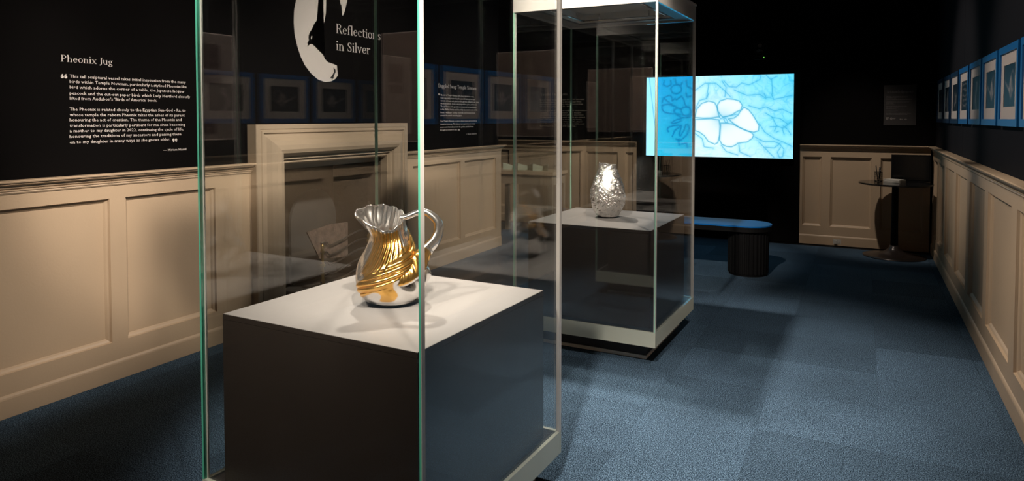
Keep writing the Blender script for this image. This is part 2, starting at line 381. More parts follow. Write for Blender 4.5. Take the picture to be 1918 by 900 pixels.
# ------------------------------------------------------------------ serif lettering (own stroke font)
def glyphs():
    G = {}; tk, tn = .085, .030
    def V(x, y0, y1, b=1, t=0, w=tk): return ('V', x, y0, y1, b, t, w)
    def E(cx, cy, rx, ry, a0=0, a1=360): return ('E', cx, cy, rx, ry, a0, a1)
    def Ln(x0, y0, x1, y1, w=tn): return ('L', x0, y0, x1, y1, w)
    def H(x0, x1, y, w=tn): return ('L', x0, y, x1, y, w)
    def dot(x, y, r=.055): return ('O', x, y, r)
    G['P'] = (.56, [V(.13, 0, .7, 1, 1), H(.13, .32, .685), H(.13, .32, .34), E(.31, .5125, .17, .1725, -90, 90)])
    G['R'] = (.62, [V(.13, 0, .7, 1, 1), H(.13, .32, .685), H(.13, .32, .36), E(.31, .5225, .16, .1625, -90, 90), Ln(.33, .36, .53, .02, tk), H(.47, .62, .015)])
    G['D'] = (.68, [V(.13, 0, .7, 1, 1), H(.13, .32, .685), H(.13, .32, .015), E(.30, .35, .30, .335, -90, 90)])
    G['J'] = (.34, [V(.21, .05, .7, 0, 1), E(.10, .05, .11, .16, -90, 0), dot(.08, -.08, .05)])
    G['N'] = (.72, [V(.13, 0, .7, 1, 1, tn), V(.60, 0, .7, 0, 1, tn), Ln(.13, .69, .60, .01, tk)])
    G['T'] = (.60, [V(.30, 0, .7, 1, 0), H(.04, .56, .685, .035), Ln(.05, .69, .03, .52, .035), Ln(.55, .69, .57, .52, .035)])
    G['A'] = (.68, [Ln(.10, .01, .34, .70, tn), Ln(.33, .70, .58, .01, tk), H(.2, .47, .24), H(.02, .2, .015), H(.48, .68, .015)])
    G['S'] = (.48, [E(.24, .525, .155, .165, 30, 250), E(.24, .17, .165, .165, -150, 80), Ln(.13, .44, .36, .27, tk), Ln(.395, .66, .395, .52, .03), Ln(.07, .04, .07, .20, .03)])
    G['h'] = (.54, [V(.11, 0, .74, 1, 2), E(.26, .30, .14, .165, 20, 170), V(.40, 0, .33, 1, 0)])
    G['n'] = (.54, [V(.11, 0, .47, 1, 2), E(.26, .30, .14, .165, 20, 170), V(.40, 0, .33, 1, 0)])
    G['m'] = (.82, [V(.11, 0, .47, 1, 2), E(.25, .30, .13, .165, 20, 170), V(.39, 0, .33, 1, 0), E(.53, .30, .13, .165, 20, 170), V(.67, 0, .33, 1, 0)])
    G['u'] = (.54, [V(.11, .14, .47, 0, 2), E(.25, .16, .14, .155, 190, 340), V(.40, 0, .47, 1, 2)])
    G['r'] = (.38, [V(.11, 0, .47, 1, 2), E(.27, .32, .12, .14, 60, 160), dot(.32, .42, .05)])
    G['i'] = (.24, [V(.12, 0, .47, 1, 2), dot(.11, .63)])
    G['l'] = (.24, [V(.12, 0, .74, 1, 2)])
    G['t'] = (.33, [V(.14, .06, .60, 0, 0), H(.02, .30, .455), E(.24, .10, .10, .10, 190, 300)])
    G['f'] = (.32, [V(.13, 0, .60, 1, 0), H(.02, .29, .455), E(.25, .60, .12, .13, 60, 180), dot(.32, .70, .045)])
    G['e'] = (.46, [E(.23, .23, .17, .235, 5, 318), H(.08, .39, .26)])
    G['o'] = (.50, [E(.25, .23, .19, .235)])
    G['c'] = (.44, [E(.24, .23, .18, .235, 50, 312), dot(.36, .37, .05)])
    G['a'] = (.46, [V(.32, .05, .34, 0, 0), E(.21, .33, .11, .13, 10, 150), dot(.10, .36, .045), E(.19, .13, .13, .13, 60, 330), Ln(.20, .25, .33, .29, tn), Ln(.32, .05, .44, .02, .04)])
    G['g'] = (.48, [E(.21, .31, .14, .15), E(.22, -.09, .18, .11), Ln(.10, .17, .12, .05, tn), Ln(.12, .05, .34, .03, .07), Ln(.32, .42, .46, .46, .04)])
    G['p'] = (.54, [V(.11, -.21, .47, 1, 2), E(.27, .23, .17, .235, -150, 150)])
    G['d'] = (.54, [V(.40, 0, .74, 1, 2), E(.24, .23, .17, .235, 30, 330)])
    G['s'] = (.38, [E(.19, .345, .105, .115, 30, 250), E(.19, .125, .115, .12, -150, 80), Ln(.12, .29, .27, .18, .07), Ln(.30, .45, .30, .35, .025), Ln(.07, .02, .07, .13, .025)])
    G['v'] = (.48, [Ln(.09, .46, .25, .01, tk), Ln(.40, .46, .25, .01, tn), H(.01, .18, .455), H(.32, .48, .455)])
    G['w'] = (.70, [Ln(.09, .46, .23, .01, tk), Ln(.35, .46, .23, .01, tn), Ln(.33, .46, .48, .01, tk), Ln(.62, .46, .48, .01, tn), H(.01, .18, .455), H(.54, .70, .455)])
    G['x'] = (.50, [Ln(.10, .46, .40, .01, tk), Ln(.40, .46, .10, .01, tn), H(.01, .19, .455), H(.32, .48, .455), H(.01, .18, .015), H(.31, .50, .015)])
    G['k'] = (.54, [V(.11, 0, .74, 1, 2), Ln(.13, .20, .40, .46, tn), Ln(.22, .28, .43, .01, tk), H(.32, .48, .455), H(.36, .54, .015)])
    G['Y'] = (.64, [V(.32, 0, .33, 1, 0), Ln(.10, .69, .33, .30, tk), Ln(.54, .69, .32, .30, tn), H(.02, .22, .685), H(.43, .63, .685)])
    G[':'] = (.22, [dot(.11, .05), dot(.11, .38)])
    G[' '] = (.24, [])
    return G
GL = glyphs()
def serif_mesh(text, wid, cap):
    """flat mesh of text in x,z scaled to width wid and cap height cap"""
    V_, F_ = [], []
    def quad(*p):
        b = len(V_); V_.extend(p); F_.append(tuple(range(b, b+len(p))))
    x = 0; TK, TN = .085, .030
    for ch in text:
        wd, st = GL[ch]
        for s in st:
            k = s[0]
            if k == 'V':
                _, cx, y0, y1, b, t, ww = s; h = ww/2
                quad((x+cx-h, y0), (x+cx+h, y0), (x+cx+h, y1), (x+cx-h, y1))
                if b: quad((x+cx-h-.06, y0), (x+cx+h+.06, y0), (x+cx+h+.06, y0+.028), (x+cx-h-.06, y0+.028))
                if t == 1: quad((x+cx-h-.06, y1-.028), (x+cx+h+.06, y1-.028), (x+cx+h+.06, y1), (x+cx-h-.06, y1))
                if t == 2: quad((x+cx-h-.06, y1-.035), (x+cx-h, y1-.07), (x+cx, y1), (x+cx-h-.06, y1-.018))
            elif k == 'L':
                _, x0, y0, x1, y1, ww = s; d = math.hypot(x1-x0, y1-y0); nx, ny = -(y1-y0)/d*ww/2, (x1-x0)/d*ww/2
                if abs(ny) < abs(nx): nx, ny = math.copysign(ww/2*1.05, nx), 0
                quad((x+x0+nx, y0+ny), (x+x1+nx, y1+ny), (x+x1-nx, y1-ny), (x+x0-nx, y0-ny))
            elif k == 'E':
                _, cx, cy, rx, ry, a0, a1 = s; n = max(5, int(abs(a1-a0)/20))
                P = []
                for i in range(n+1):
                    a = math.radians(a0+(a1-a0)*i/n); c, sn = math.cos(a), math.sin(a); t = TN + (TK-TN)*abs(c)**1.3
                    P.append(((x+cx+(rx-t/2+t/2)*c+t/2*c*.6, cy+(ry)*sn-0), (x+cx+(rx-t)*c+t/2*c*.6, cy+(ry-TN-.0*t)*sn)))
                for A, B in zip(P, P[1:]): quad(A[0], B[0], B[1], A[1])
            else:
                _, cx, cy, r = s; quad(*[(x+cx+r*math.cos(a), cy+r*math.sin(a)) for a in np.linspace(0, 2*PI, 9)[:-1]])
        x += wd + .01
    sx = wid/x; sz = cap/.7
    return [(a*sx, b*sz) for a, b in V_], F_
def sans_mesh(text, wid, cap, bold=.004):
    c = bpy.data.curves.new('t', 'FONT'); c.body = text; c.size = 1; c.resolution_u = 1; c.offset = bold
    o = bpy.data.objects.new('t', c); COL.objects.link(o)
    bpy.context.view_layer.update()
    me = bpy.data.meshes.new_from_object(o.evaluated_get(bpy.context.evaluated_depsgraph_get()))
    bpy.data.objects.remove(o); bpy.data.curves.remove(c)
    vs = np.array([v.co[:] for v in me.vertices]); fs = [tuple(p.vertices) for p in me.polygons]
    bpy.data.meshes.remove(me)
    x0, x1 = vs[:, 0].min(), vs[:, 0].max()
    sx = wid/(x1-x0); sz = cap/.72
    return [((v[0]-x0)*sx, v[1]*sz) for v in vs], fs
def put(name, VF, f, s, z, m, parent, n=.0):
    """f(s, n, z); text laid from (s, z)"""
    vs, fs = VF
    me = bpy.data.meshes.new(name); me.from_pydata([f(s+a, n, z+b) for a, b in vs], [], fs); me.update()
    return link(name, me, m, parent)
fLw = lambda s, n, z: (L-.0295+n, s, z)       # on the fabric above the dado
fFw = lambda s, n, z: (s, D+.0295-n, z)
# --- Pheonix Jug
t = tag(empty('wall_text', (L-.029, 2.1, 1.45)), 'white vinyl wall text headed Pheonix Jug, above the dado left of the cases', 'wall text')
def local(f, o): return lambda s, n, z: tuple(Vector(f(s, n, z)) - o.location)
lf = local(fLw, t)
put('heading', serif_mesh('Pheonix Jug', .27, .034), lf, 2.068, 1.684, M['vinyl'], t)
LN = ["This tall sculptural vessel takes initial inspiration from the many", "birds within Temple Newsam, particularly a stylised Pheonix-like", "bird which adorns the corner of a table, the Japanese lacquer",
      "peacock and the cut-out paper birds which Lady Hertford cleverly", "lifted from Audubon's 'Birds of America' book.", "The Pheonix is related closely to the Egyptian Sun-God - Ra, to",
      "whose temple the reborn Pheonix takes the ashes of its parent", "honouring the act of creation. The theme of the Pheonix and", "transformation is particularly pertinent for me since becoming",
      "a mother to my daughter in 2022, continuing the cycle of life,", "honouring the traditions of my ancestors and passing these", "on to my daughter in many ways as she grows older."]
PS = [(2.11, 2.782, 1.606), (2.109, 2.787, 1.579), (2.109, 2.773, 1.551), (2.108, 2.81, 1.52), (2.108, 2.593, 1.494), (2.106, 2.778, 1.439), (2.106, 2.77, 1.411), (2.105, 2.749, 1.385), (2.105, 2.773, 1.356), (2.104, 2.762, 1.329), (2.103, 2.746, 1.301), (2.103, 2.672, 1.272)]
for tx, (a, b, z) in zip(LN, PS): put('text_line', sans_mesh(tx, b-a, .0165), lf, a, z, M['vinyl'], t)
put('signature', sans_mesh('— Miriam Hanid', .152, .013), lf, 2.626, 1.212, M['vinyl'], t)
def quotes(s, z, up, par, f, m, k=1.0):
    vs, fs = [], []
    for i in (0, 1):
        cx = s + i*.017*k; b = len(vs)
        p = [(math.cos(a)*.0075*k, math.sin(a)*.0075*k) for a in np.linspace(0, 2*PI, 11)[:-1]]
        sg = 1 if up else -1
        vs += [(cx+q[0], z+q[1]) for q in p]; fs.append(tuple(range(b, b+10)))
        b = len(vs); tl = [(-.0075, 0), (-.006, .009), (.002, .015), (.004, .011), (-.001, .006), (-.002, 0)]
        vs += [(cx+q[0]*k*sg, z+q[1]*k*sg) for q in tl]; fs.append(tuple(range(b, b+6)))
    put('quote_mark', (vs, fs), f, 0, 0, m, par)
quotes(2.074, 1.608, True, t, lf, M['vinyl']); quotes(2.694, 1.276, False, t, lf, M['vinyl'])
# --- Reflections in Silver with the bird
t = tag(empty('wall_logo', (L-.029, 4.1, 2.0)), 'white vinyl bird emblem and the title Reflections in Silver above the fireplace', 'wall sign')
lf = local(fLw, t)
bird = [(3.95, 2.62), (3.86, 2.56), (3.77, 2.45), (3.71, 2.33), (3.684, 2.233), (3.664, 2.16), (3.658, 2.074), (3.666, 1.991), (3.689, 1.915), (3.722, 1.84), (3.766, 1.778), (3.827, 1.724), (3.899, 1.684), (3.974, 1.67), (4.04, 1.679), (4.084, 1.7), (4.113, 1.729), (4.102, 1.77), (4.103, 1.801), (4.063, 1.81), (4.003, 1.82), (3.971, 1.841), (3.949, 1.872), (3.923, 1.907), (3.892, 1.93), (3.85, 1.94), (3.814, 1.934), (3.794, 1.918), (3.792, 1.946), (3.805, 1.962), (3.802, 1.991), (3.816, 2.021), (3.842, 2.05), (3.858, 2.084), (3.864, 2.049), (3.878, 2.058), (3.889, 2.114), (3.905, 2.083), (3.916, 2.117), (3.928, 2.086), (3.939, 2.12), (3.936, 2.072), (3.952, 2.077), (3.969, 2.116), (3.986, 2.182), (3.99, 2.242), (3.987, 2.33), (4.0, 2.45), (4.03, 2.56)]
wing = [(4.12, 2.52), (4.11, 2.40), (4.143, 2.303), (4.148, 2.269), (4.16, 2.267), (4.167, 2.187), (4.18, 2.191), (4.2, 2.234), (4.224, 2.299), (4.24, 2.40), (4.22, 2.52)]
eye = [(3.826, 1.973), (3.834, 1.976), (3.839, 1.988), (3.838, 1.998), (3.832, 1.996), (3.827, 1.985)]
leg = [(4.063, 1.785), (4.085, 1.769), (4.087, 1.75), (4.072, 1.73), (4.062, 1.711), (4.068, 1.699), (4.056, 1.703), (4.047, 1.689), (4.043, 1.704), (4.021, 1.696), (4.034, 1.712), (4.051, 1.728), (4.068, 1.752)]
def poly_mesh(name, pts, f, m, parent, n=0):
    bm = bmesh.new(); vs = [bm.verts.new(f(a, n, b)) for a, b in pts]; fc = bm.faces.new(vs)
    bmesh.ops.triangulate(bm, faces=[fc]); me = bpy.data.meshes.new(name); bm.to_mesh(me); bm.free()
    return link(name, me, m, parent)
b_ = poly_mesh('bird_shape', bird, lf, M['vinyl'], t); poly_mesh('wing_shape', wing, lf, M['vinyl'], t)
poly_mesh('bird_eye', eye, lf, M['vinyl'], b_, .0006); poly_mesh('bird_claw', leg, lf, M['vinyl_black'], b_, .0006)
put('title_line', serif_mesh('Reflections', .55, .072), lf, 4.094, 2.047, M['vinyl'], t)
put('title_line', serif_mesh('in Silver', .41, .072), lf, 4.094, 1.918, M['vinyl'], t)
# --- Dappled Swag
t = tag(empty('wall_text', (L-.029, 5.8, 1.5)), 'white vinyl wall text headed Dappled Swag, above the dado beyond the fireplace', 'wall text')
lf = local(fLw, t)
put('heading', serif_mesh('Dappled Swag: Temple Newsam', .72, .036), lf, 5.51, 1.692, M['vinyl'], t)
LN = ["My visit to Temple Newsam left a deep impression on me.", "I was especially inspired by the peaceful atmosphere and", "variety of trees and plants in the gardens. (English oak, plum,",
      "rhododendron, cherry, weeping willow, pine, and more)", "The tall flowers with graceful movement and strong presence", "in the Walled Garden and the richly decorated rooms of the",
      "house - wallpaper, ceilings, handrails, and furniture from", "around the world, including Japan.", "I see Temple Newsam as a place where nature and decoration", "coexist in harmony. This balance has inspired me to create",
      "a new work that reflects both the garden and the house", "through my metalwork style.", "— Yusuke Yamamoto"]
PS = [(5.552, 6.181, 1.615), (5.549, 6.199, 1.587), (5.549, 6.284, 1.56), (5.549, 6.232, 1.534), (5.548, 6.225, 1.507), (5.548, 6.247, 1.479), (5.545, 6.199, 1.448), (5.545, 5.939, 1.421), (5.544, 6.235, 1.367), (5.541, 6.198, 1.338), (5.538, 6.165, 1.309), (5.538, 5.85, 1.282), (6.018, 6.231, 1.235)]
for tx, (a, b, z) in zip(LN, PS): put('text_line', sans_mesh(tx, b-a, .0165), lf, a, z, M['vinyl'], t)
quotes(5.515, 1.625, True, t, lf, M['vinyl'], .9); quotes(5.87, 1.288, False, t, lf, M['vinyl'], .9)
# --- far wall text
t = tag(empty('wall_text', (-3.5, D+.029, 1.5)), 'dim cream wall text on the black far wall, seen through the second case', 'wall text')
lf = local(fFw, t)
put('heading', serif_mesh('Yusuke Yamamoto', .385, .036), lf, -3.85, 1.70, M['dim_ink'], t)
LN = ["Born in Tokyo and based in Japan since 2016, the maker", "has shown his work at museums through South Wales", "and takes his motifs from the natural surroundings.", "that he sees each day.", "Working in silver he shows sculptural compositions",
      "of plants, animals and water. The designs", "are raised and chased by hand, with the decoration", "on the surface of the metal; details are raised", "from a flat sheet, worked from the inside by chasing,",
      "and then worked again to bring out the shapes", "above. The second piece shows the forms sunk in the metal", "hammering in the round and by engraving."]
PS = [(-3.856, -3.225, 1.638), (-3.856, -3.269, 1.608), (-3.856, -3.24, 1.579), (-3.856, -3.398, 1.55), (-3.855, -3.192, 1.494), (-3.855, -3.269, 1.465), (-3.855, -3.239, 1.437), (-3.855, -3.217, 1.407), (-3.855, -3.261, 1.378), (-3.855, -3.254, 1.35), (-3.855, -3.228, 1.322), (-3.855, -3.349, 1.293)]
for tx, (a, b, z) in zip(LN, PS): put('text_line', sans_mesh(tx, b-a, .017), lf, a, z, M['dim_ink'], t)
# --- acknowledgements board
t = tag(empty('notice_board', (.335, D+.029, 1.54)), 'dark Acknowledgements board with small grey print on the far wall above the round table', 'sign')
boxo('board', (-.15, -.006, -.213, .15, 0, .213), M['ack'], t, bevel=.0008)
lf2 = lambda s, n, z: (s-.335, -.0065-n, z-1.54)
put('heading', serif_mesh('Acknowledgements', .257, .026), lf2, .209, 1.668, M['ack_ink'], t)
PS = [(.406, 1.632), (.389, 1.624), (.3, 1.615), (.446, 1.598), (.436, 1.581), (.42, 1.572), (.274, 1.558), (.284, 1.545), (.398, 1.53), (.323, 1.52), (.299, 1.505), (.315, 1.486), (.299, 1.469), (.437, 1.453), (.407, 1.442)]
AT = ["With thanks to all of the makers who lent their work", "to this display and to the staff and volunteers of", "the house and its estate.", "Curated and designed by the museum team with partners.", "Photography and film by kind permission of the artists", "and of the galleries who represent them, with thanks.",
      "Graphic design", "Exhibition build", "Supported by the friends of the house and by", "the city council.", "Lighting and sound", "Printing and mounting", "Carpentry and paint", "This exhibition was made possible with funding from the", "arts council and from private supporters and friends."]
for tx, (b, z) in zip(AT, PS): put('text_line', sans_mesh(tx, b-.207, .0065), lf2, .207, z-.003, M['ack_ink'], t)
vs, fs = [], []
def rect(x0, z0, x1, z1): b = len(vs); vs.extend([(x0, z0), (x1, z0), (x1, z1), (x0, z1)]); fs.append((b, b+1, b+2, b+3))
rect(.210, 1.386, .219, 1.412); rect(.221, 1.404, .235, 1.412); rect(.221, 1.394, .231, 1.401); rect(.221, 1.386, .227, 1.391)
put('partner_mark', (vs, fs), lf2, 0, 0, M['ack_ink'], t)
vs, fs = [], []
for i in range(16):
    a, b2 = 2*PI*i/16, 2*PI*(i+1)/16; q = len(vs)
    vs.extend([(.257+.012*math.cos(a), 1.398+.012*math.sin(a)), (.257+.012*math.cos(b2), 1.398+.012*math.sin(b2)), (.257+.005*math.cos(b2), 1.398+.005*math.sin(b2)), (.257+.005*math.cos(a), 1.398+.005*math.sin(a))]); fs.append((q, q+1, q+2, q+3))
rect(.272, 1.400, .298, 1.404); rect(.272, 1.392, .294, 1.396)
put('partner_mark', (vs, fs), lf2, 0, 0, M['ack_ink'], t)
vs, fs = [], []
vs.extend([(.341+.006*math.cos(a), 1.391+.006*math.sin(a)) for a in np.linspace(0, 2*PI, 9)[:-1]]); fs.append(tuple(range(8))); rect(.349, 1.388, .364, 1.393)
put('partner_mark', (vs, fs), lf2, 0, 0, M['ack_ink'], t)
vs, fs = [], []; rect(.376, 1.387, .402, 1.391); rect(.384, 1.393, .398, 1.396)
put('partner_mark', (vs, fs), lf2, 0, 0, M['ack_ink'], t)

# ------------------------------------------------------------------ pictures drawn into vertex colours
def vnoise(x, y, seed=0):
    xi, yi = np.floor(x).astype(int), np.floor(y).astype(int); fx, fy = x-xi, y-yi
    fx, fy = fx*fx*(3-2*fx), fy*fy*(3-2*fy)
    h = lambda a, b: (np.sin(a*127.1+b*311.7+seed*74.7)*43758.5453) % 1
    return (h(xi, yi)*(1-fx)+h(xi+1, yi)*fx)*(1-fy)+(h(xi, yi+1)*(1-fx)+h(xi+1, yi+1)*fx)*fy
def fbm(x, y, seed=0, o=4):
    r = 0; a = .5
    for k in range(o): r = r+a*vnoise(x, y, seed+k); x = x*2.03; y = y*2.03; a *= .5
    return r
def lin(c): c = np.clip(c, 0, 1); return np.where(c <= .04045, c/12.92, ((c+.055)/1.055)**2.4)
def grid_pic(name, nx, ny, w_, h_, colfn, m, parent, f, n=0, gain=None):
    """colfn(u, v) -> sRGB 0..1, v down from the top; f(s, n, z) with s 0..w_, z 0..h_"""
    u, v = np.meshgrid(np.linspace(0, 1, nx), np.linspace(0, 1, ny))
    c = lin(colfn(u, v))
    if gain is not None: c = c*gain(u, v)[..., None]
    c = c.reshape(-1, 3)
    co = np.array([f(0, n, 0)]) + (u.reshape(-1, 1)*w_)*(np.array(f(1, n, 0))-np.array(f(0, n, 0))) + ((1-v.reshape(-1, 1))*h_)*(np.array(f(0, n, 1))-np.array(f(0, n, 0)))
    i = np.arange(nx*ny).reshape(ny, nx)
    fc = np.stack([i[:-1, :-1], i[1:, :-1], i[1:, 1:], i[:-1, 1:]], -1).reshape(-1, 4)
    me = bpy.data.meshes.new(name); me.from_pydata(co.tolist(), [], fc.tolist())
    at = me.color_attributes.new('Col', 'FLOAT_COLOR', 'POINT')
    at.data.foreach_set('color', np.concatenate([c, np.ones((len(c), 1))], 1).astype(np.float32).ravel())
    return link(name, me, m, parent)
def seg_dist(u, v, pts, asp=1.77):
    d = np.full(u.shape, 9.)
    for (a, b), (c, e) in zip(pts, pts[1:]):
        ax, ay, bx, by = a*asp, b, c*asp, e; px, py = u*asp, v
        L2 = (bx-ax)**2+(by-ay)**2+1e-12; tt = np.clip(((px-ax)*(bx-ax)+(py-ay)*(by-ay))/L2, 0, 1)
        d = np.minimum(d, np.hypot(px-ax-tt*(bx-ax), py-ay-tt*(by-ay)))
    return d
def inside(u, v, pts):
    r = np.zeros(u.shape, bool)
    for (a, b), (c, d) in zip(pts, pts[1:]+pts[:1]):
        if b == d: continue
        r ^= ((b > v) != (d > v)) & (u < (c-a)*(v-b)/(d-b)+a)
    return r
def RP(p): return [((96+x/5.142)/281, (y-48-12*(1-x/977))/800) for x, y in p]
def LP(p): return [((-9+x/5.452)/281, (y-52)/812) for x, y in p]
PET = [RP(q) for q in (
 [(240, 400), (235, 345), (262, 305), (330, 282), (400, 290), (450, 305), (478, 345), (465, 390), (420, 412), (380, 440), (330, 455), (290, 462), (265, 440)],
 [(345, 480), (400, 470), (440, 440), (455, 410), (495, 365), (540, 390), (580, 440), (610, 490), (638, 540), (633, 590), (590, 605), (530, 595), (450, 560), (390, 520)],
 [(270, 520), (330, 520), (390, 530), (470, 570), (560, 605), (590, 630), (575, 665), (530, 700), (470, 710), (440, 715), (415, 735), (380, 752), (330, 750), (285, 730), (262, 690)],
 [(15, 490), (100, 485), (180, 480), (255, 490), (265, 550), (262, 640), (245, 715), (215, 732), (150, 705), (110, 650), (60, 615), (15, 600)],
 [(15, 470), (30, 390), (80, 330), (150, 305), (210, 320), (235, 370), (245, 420), (258, 460), (180, 472), (100, 475)])]
LNS = [RP(q) for q in (
 [(20, 380), (60, 300), (130, 280), (150, 230)], [(15, 200), (110, 130), (220, 130), (290, 190), (370, 270)], [(130, 270), (150, 140)], [(310, 260), (320, 170), (280, 110)],
 [(300, 110), (350, 165), (420, 170), (470, 130), (540, 150), (640, 100), (650, 60)], [(540, 350), (640, 380), (700, 360), (780, 400), (850, 380), (930, 420)], [(400, 200), (520, 250), (640, 240), (700, 280)],
 [(700, 420), (760, 460), (800, 540), (860, 560), (930, 500)], [(760, 460), (830, 470), (900, 520)], [(740, 550), (800, 545), (780, 590)], [(850, 560), (870, 620)], [(820, 590), (800, 600)], [(860, 540), (900, 570), (930, 620)],
 [(640, 520), (690, 600), (780, 660), (860, 690), (940, 730)], [(600, 650), (680, 690), (780, 690), (830, 710), (780, 750), (700, 745)], [(830, 710), (870, 760), (860, 830), (830, 840), (810, 790), (840, 740)], [(640, 700), (700, 760), (780, 840)],
 [(750, 240), (770, 290), (860, 270), (940, 250)], [(680, 230), (700, 270), (740, 270)], [(750, 100), (760, 240)], [(700, 60), (740, 100), (800, 70)], [(20, 630), (90, 680), (110, 760), (200, 770)], [(280, 740), (330, 800), (440, 830)], [(450, 730), (460, 800), (560, 840)],
 [(255, 460), (270, 480), (310, 462), (420, 435)], [(300, 480), (320, 520), (340, 510), (320, 475), (300, 480)])]
LL = [LP(q) for q in (
 [(385-60, 180), (340, 215), (390, 228), (435, 205), (442, 170), (410, 135), (360, 135), (325, 160), (325, 190)], [(250, 90), (240, 130), (280, 150), (325, 130), (320, 90)], [(370, 70), (380, 120), (430, 140), (450, 110)], [(490, 90), (500, 150), (560, 180)], [(490, 220), (500, 260), (550, 250)],
 [(225, 310), (240, 270), (300, 240), (330, 250), (340, 300), (370, 270), (385, 290), (440, 250), (470, 290), (475, 330), (500, 360)], [(230, 345), (225, 380), (250, 410), (300, 425), (350, 430)], [(250, 275), (300, 310), (350, 345)], [(235, 340), (290, 330), (350, 345), (390, 360)],
 [(545, 400), (520, 360), (460, 365), (435, 400), (460, 445), (510, 450), (545, 420), (545, 400)], [(435, 380), (390, 370), (358, 395), (370, 425), (430, 440)], [(390, 440), (440, 470), (510, 470), (560, 440)],
 [(440, 480), (390, 490), (330, 520), (340, 530), (400, 520), (440, 500)], [(440, 550), (360, 550), (300, 570), (285, 590), (300, 615)], [(430, 560), (370, 600), (345, 660)], [(440, 560), (420, 640), (430, 660), (470, 600), (490, 540)], [(510, 540), (530, 580), (500, 650), (440, 700), (385, 690)], [(410, 700), (420, 750)], [(450, 740), (500, 730), (510, 770)])]
def screen_col(u, v):
    q = fbm(u*9, v*6, 3); x = u*16+q*3.5; y = v*10+fbm(u*8+7, v*6, 9)*3.5
    n1 = vnoise(x, y, 2); ridge = np.exp(-np.abs(n1-.5)*26); n2 = vnoise(x*1.9+5, y*1.7, 6); ridge2 = np.exp(-np.abs(n2-.5)*22)
    dk = np.clip((u-.42)*1.3+(.45-v)*.55, 0, 1)*.75+.08
    base = np.stack([.95-.55*dk-.16*fbm(u*12, v*7, 5), 1.0-.13*dk-.04*q, 1.0+0*u], -1)
    lc = np.array([.04, .58, .78])
    k = (np.clip(ridge*.26+ridge2*.24, 0, 1)*(.30+.70*np.clip(dk*1.3, 0, 1)))[..., None]
    c = base*(1-k)+lc*k
    for ps in LNS:
        d = seg_dist(u, v, ps); k = (np.exp(-(d/.0042)**2)*.55)[..., None]; c = c*(1-k)+np.array([.10, .56, .76])*k
        k = (np.exp(-(d/.022)**2)*.22)[..., None]; c = c*(1-k)+np.array([.2, .68, .86])*k
    for ps in PET:
        ins = inside(u, v, ps); d = seg_dist(u, v, ps+ps[:1])
        cc = np.array([.925, .97, .975])-np.exp(-(np.hypot((u-.54)*1.77, v-.53)/.12)**2)[..., None]*np.array([.2, .08, .03])
        cc = cc - (np.exp(-(d/.02)**2)*.12)[..., None]*np.array([1, .4, .2])
        c = np.where(ins[..., None], cc, c)
    for ps in PET:
        d = seg_dist(u, v, ps+ps[:1]); k = (np.exp(-(d/.0065)**2)*.7)[..., None]; c = c*(1-k)+np.array([.20, .62, .78])*k
    # left third: blue drawing with the case glass's polarised tint painted in
    b = np.stack([.10+.08*v+.04*q, .71+.09*v+.04*q, 1.0+0*v], -1)
    for ps in LL:
        d = seg_dist(u, v, ps); k = (np.exp(-(d/.009)**2)*.85)[..., None]; b = b*(1-k)+np.array([.01, .50, .80])*k
        k = (np.exp(-(d/.03)**2)*.25)[..., None]; b = b*(1-k)+np.array([.07, .66, .90])*k
    c = np.where((u < .345)[..., None], b, c)
    p = np.stack([.56+.06*v+.05*q, .88+.03*v+0*u, .98+0*u], -1)
    d = seg_dist(u, v, [(.02, 0), (.082, .85)]); k = (np.exp(-(d/.005)**2)*.6)[..., None]; p = p*(1-k)+np.array([.15, .6, .8])*k
    c = np.where((u < .084)[..., None], p, c)
    return c
# ------------------------------------------------------------------ screen wall, screen, speaker
sw = trim('trim_7')
boxo('screen_panel', (-2.52, D+.004, 0, -.634, D+.0295, CH-.002), M['black_wall'], sw)
YS = D-.12
s_ = tag(empty('wall_screen', (-1.58, D+.003, 1.417)), 'large lit screen with a blue and white flower drawing on the black end wall', 'screen')
sx0, sx1, sz0, sz1 = -2.4+.005, -.705, .946, 1.898
boxo('screen_body', (-.868+.02, -.05, -.482, .868-.012, 0, .49), M['black_gloss'], s_, bevel=.003)
f_s = lambda s, n, z: (s+sx0+.01+1.58, -.0505-n, z+sz0-1.417)
grid_pic('screen_picture', 480, 264, sx1-sx0-.01, sz1-sz0, screen_col, M['screen'], s_, f_s, gain=lambda u, v: np.where(u < .345, 1.15, .80))  # left third brightened in its colours to offset the case glass
s_ = tag(empty('speaker', (-1.058, D+.003, 2.165)), 'small black loudspeaker with a green light, on the wall above the screen', 'speaker')
boxo('speaker_body', (-.062, -.15, -.10, .062, -.03, .10), M['black_matt'], s_, bevel=.014)
for r_, z, nm in ((.045, -.03, 'woofer'), (.022, .052, 'tweeter')):
    bm = bmesh.new(); lathe(bm, [(r_, 0), (r_, .006), (r_*.85, .004), (r_*.35, -.004), (r_*.25, .003), (r_*.1, .006)], 24)
    for v in bm.verts: v.co = Vector((v.co.x, -.1505-v.co.z, z+v.co.y))
    from_bm(nm, bm, M['black_gloss'] if nm == 'woofer' else M['iron'], s_, True)
boxo('power_light', (.040, -.1545, -.087, .049, -.1505, -.078), M['led'], s_)
boxo('wall_bracket', (-.02, -.032, -.03, .02, -.001, .03), M['black_matt'], s_)

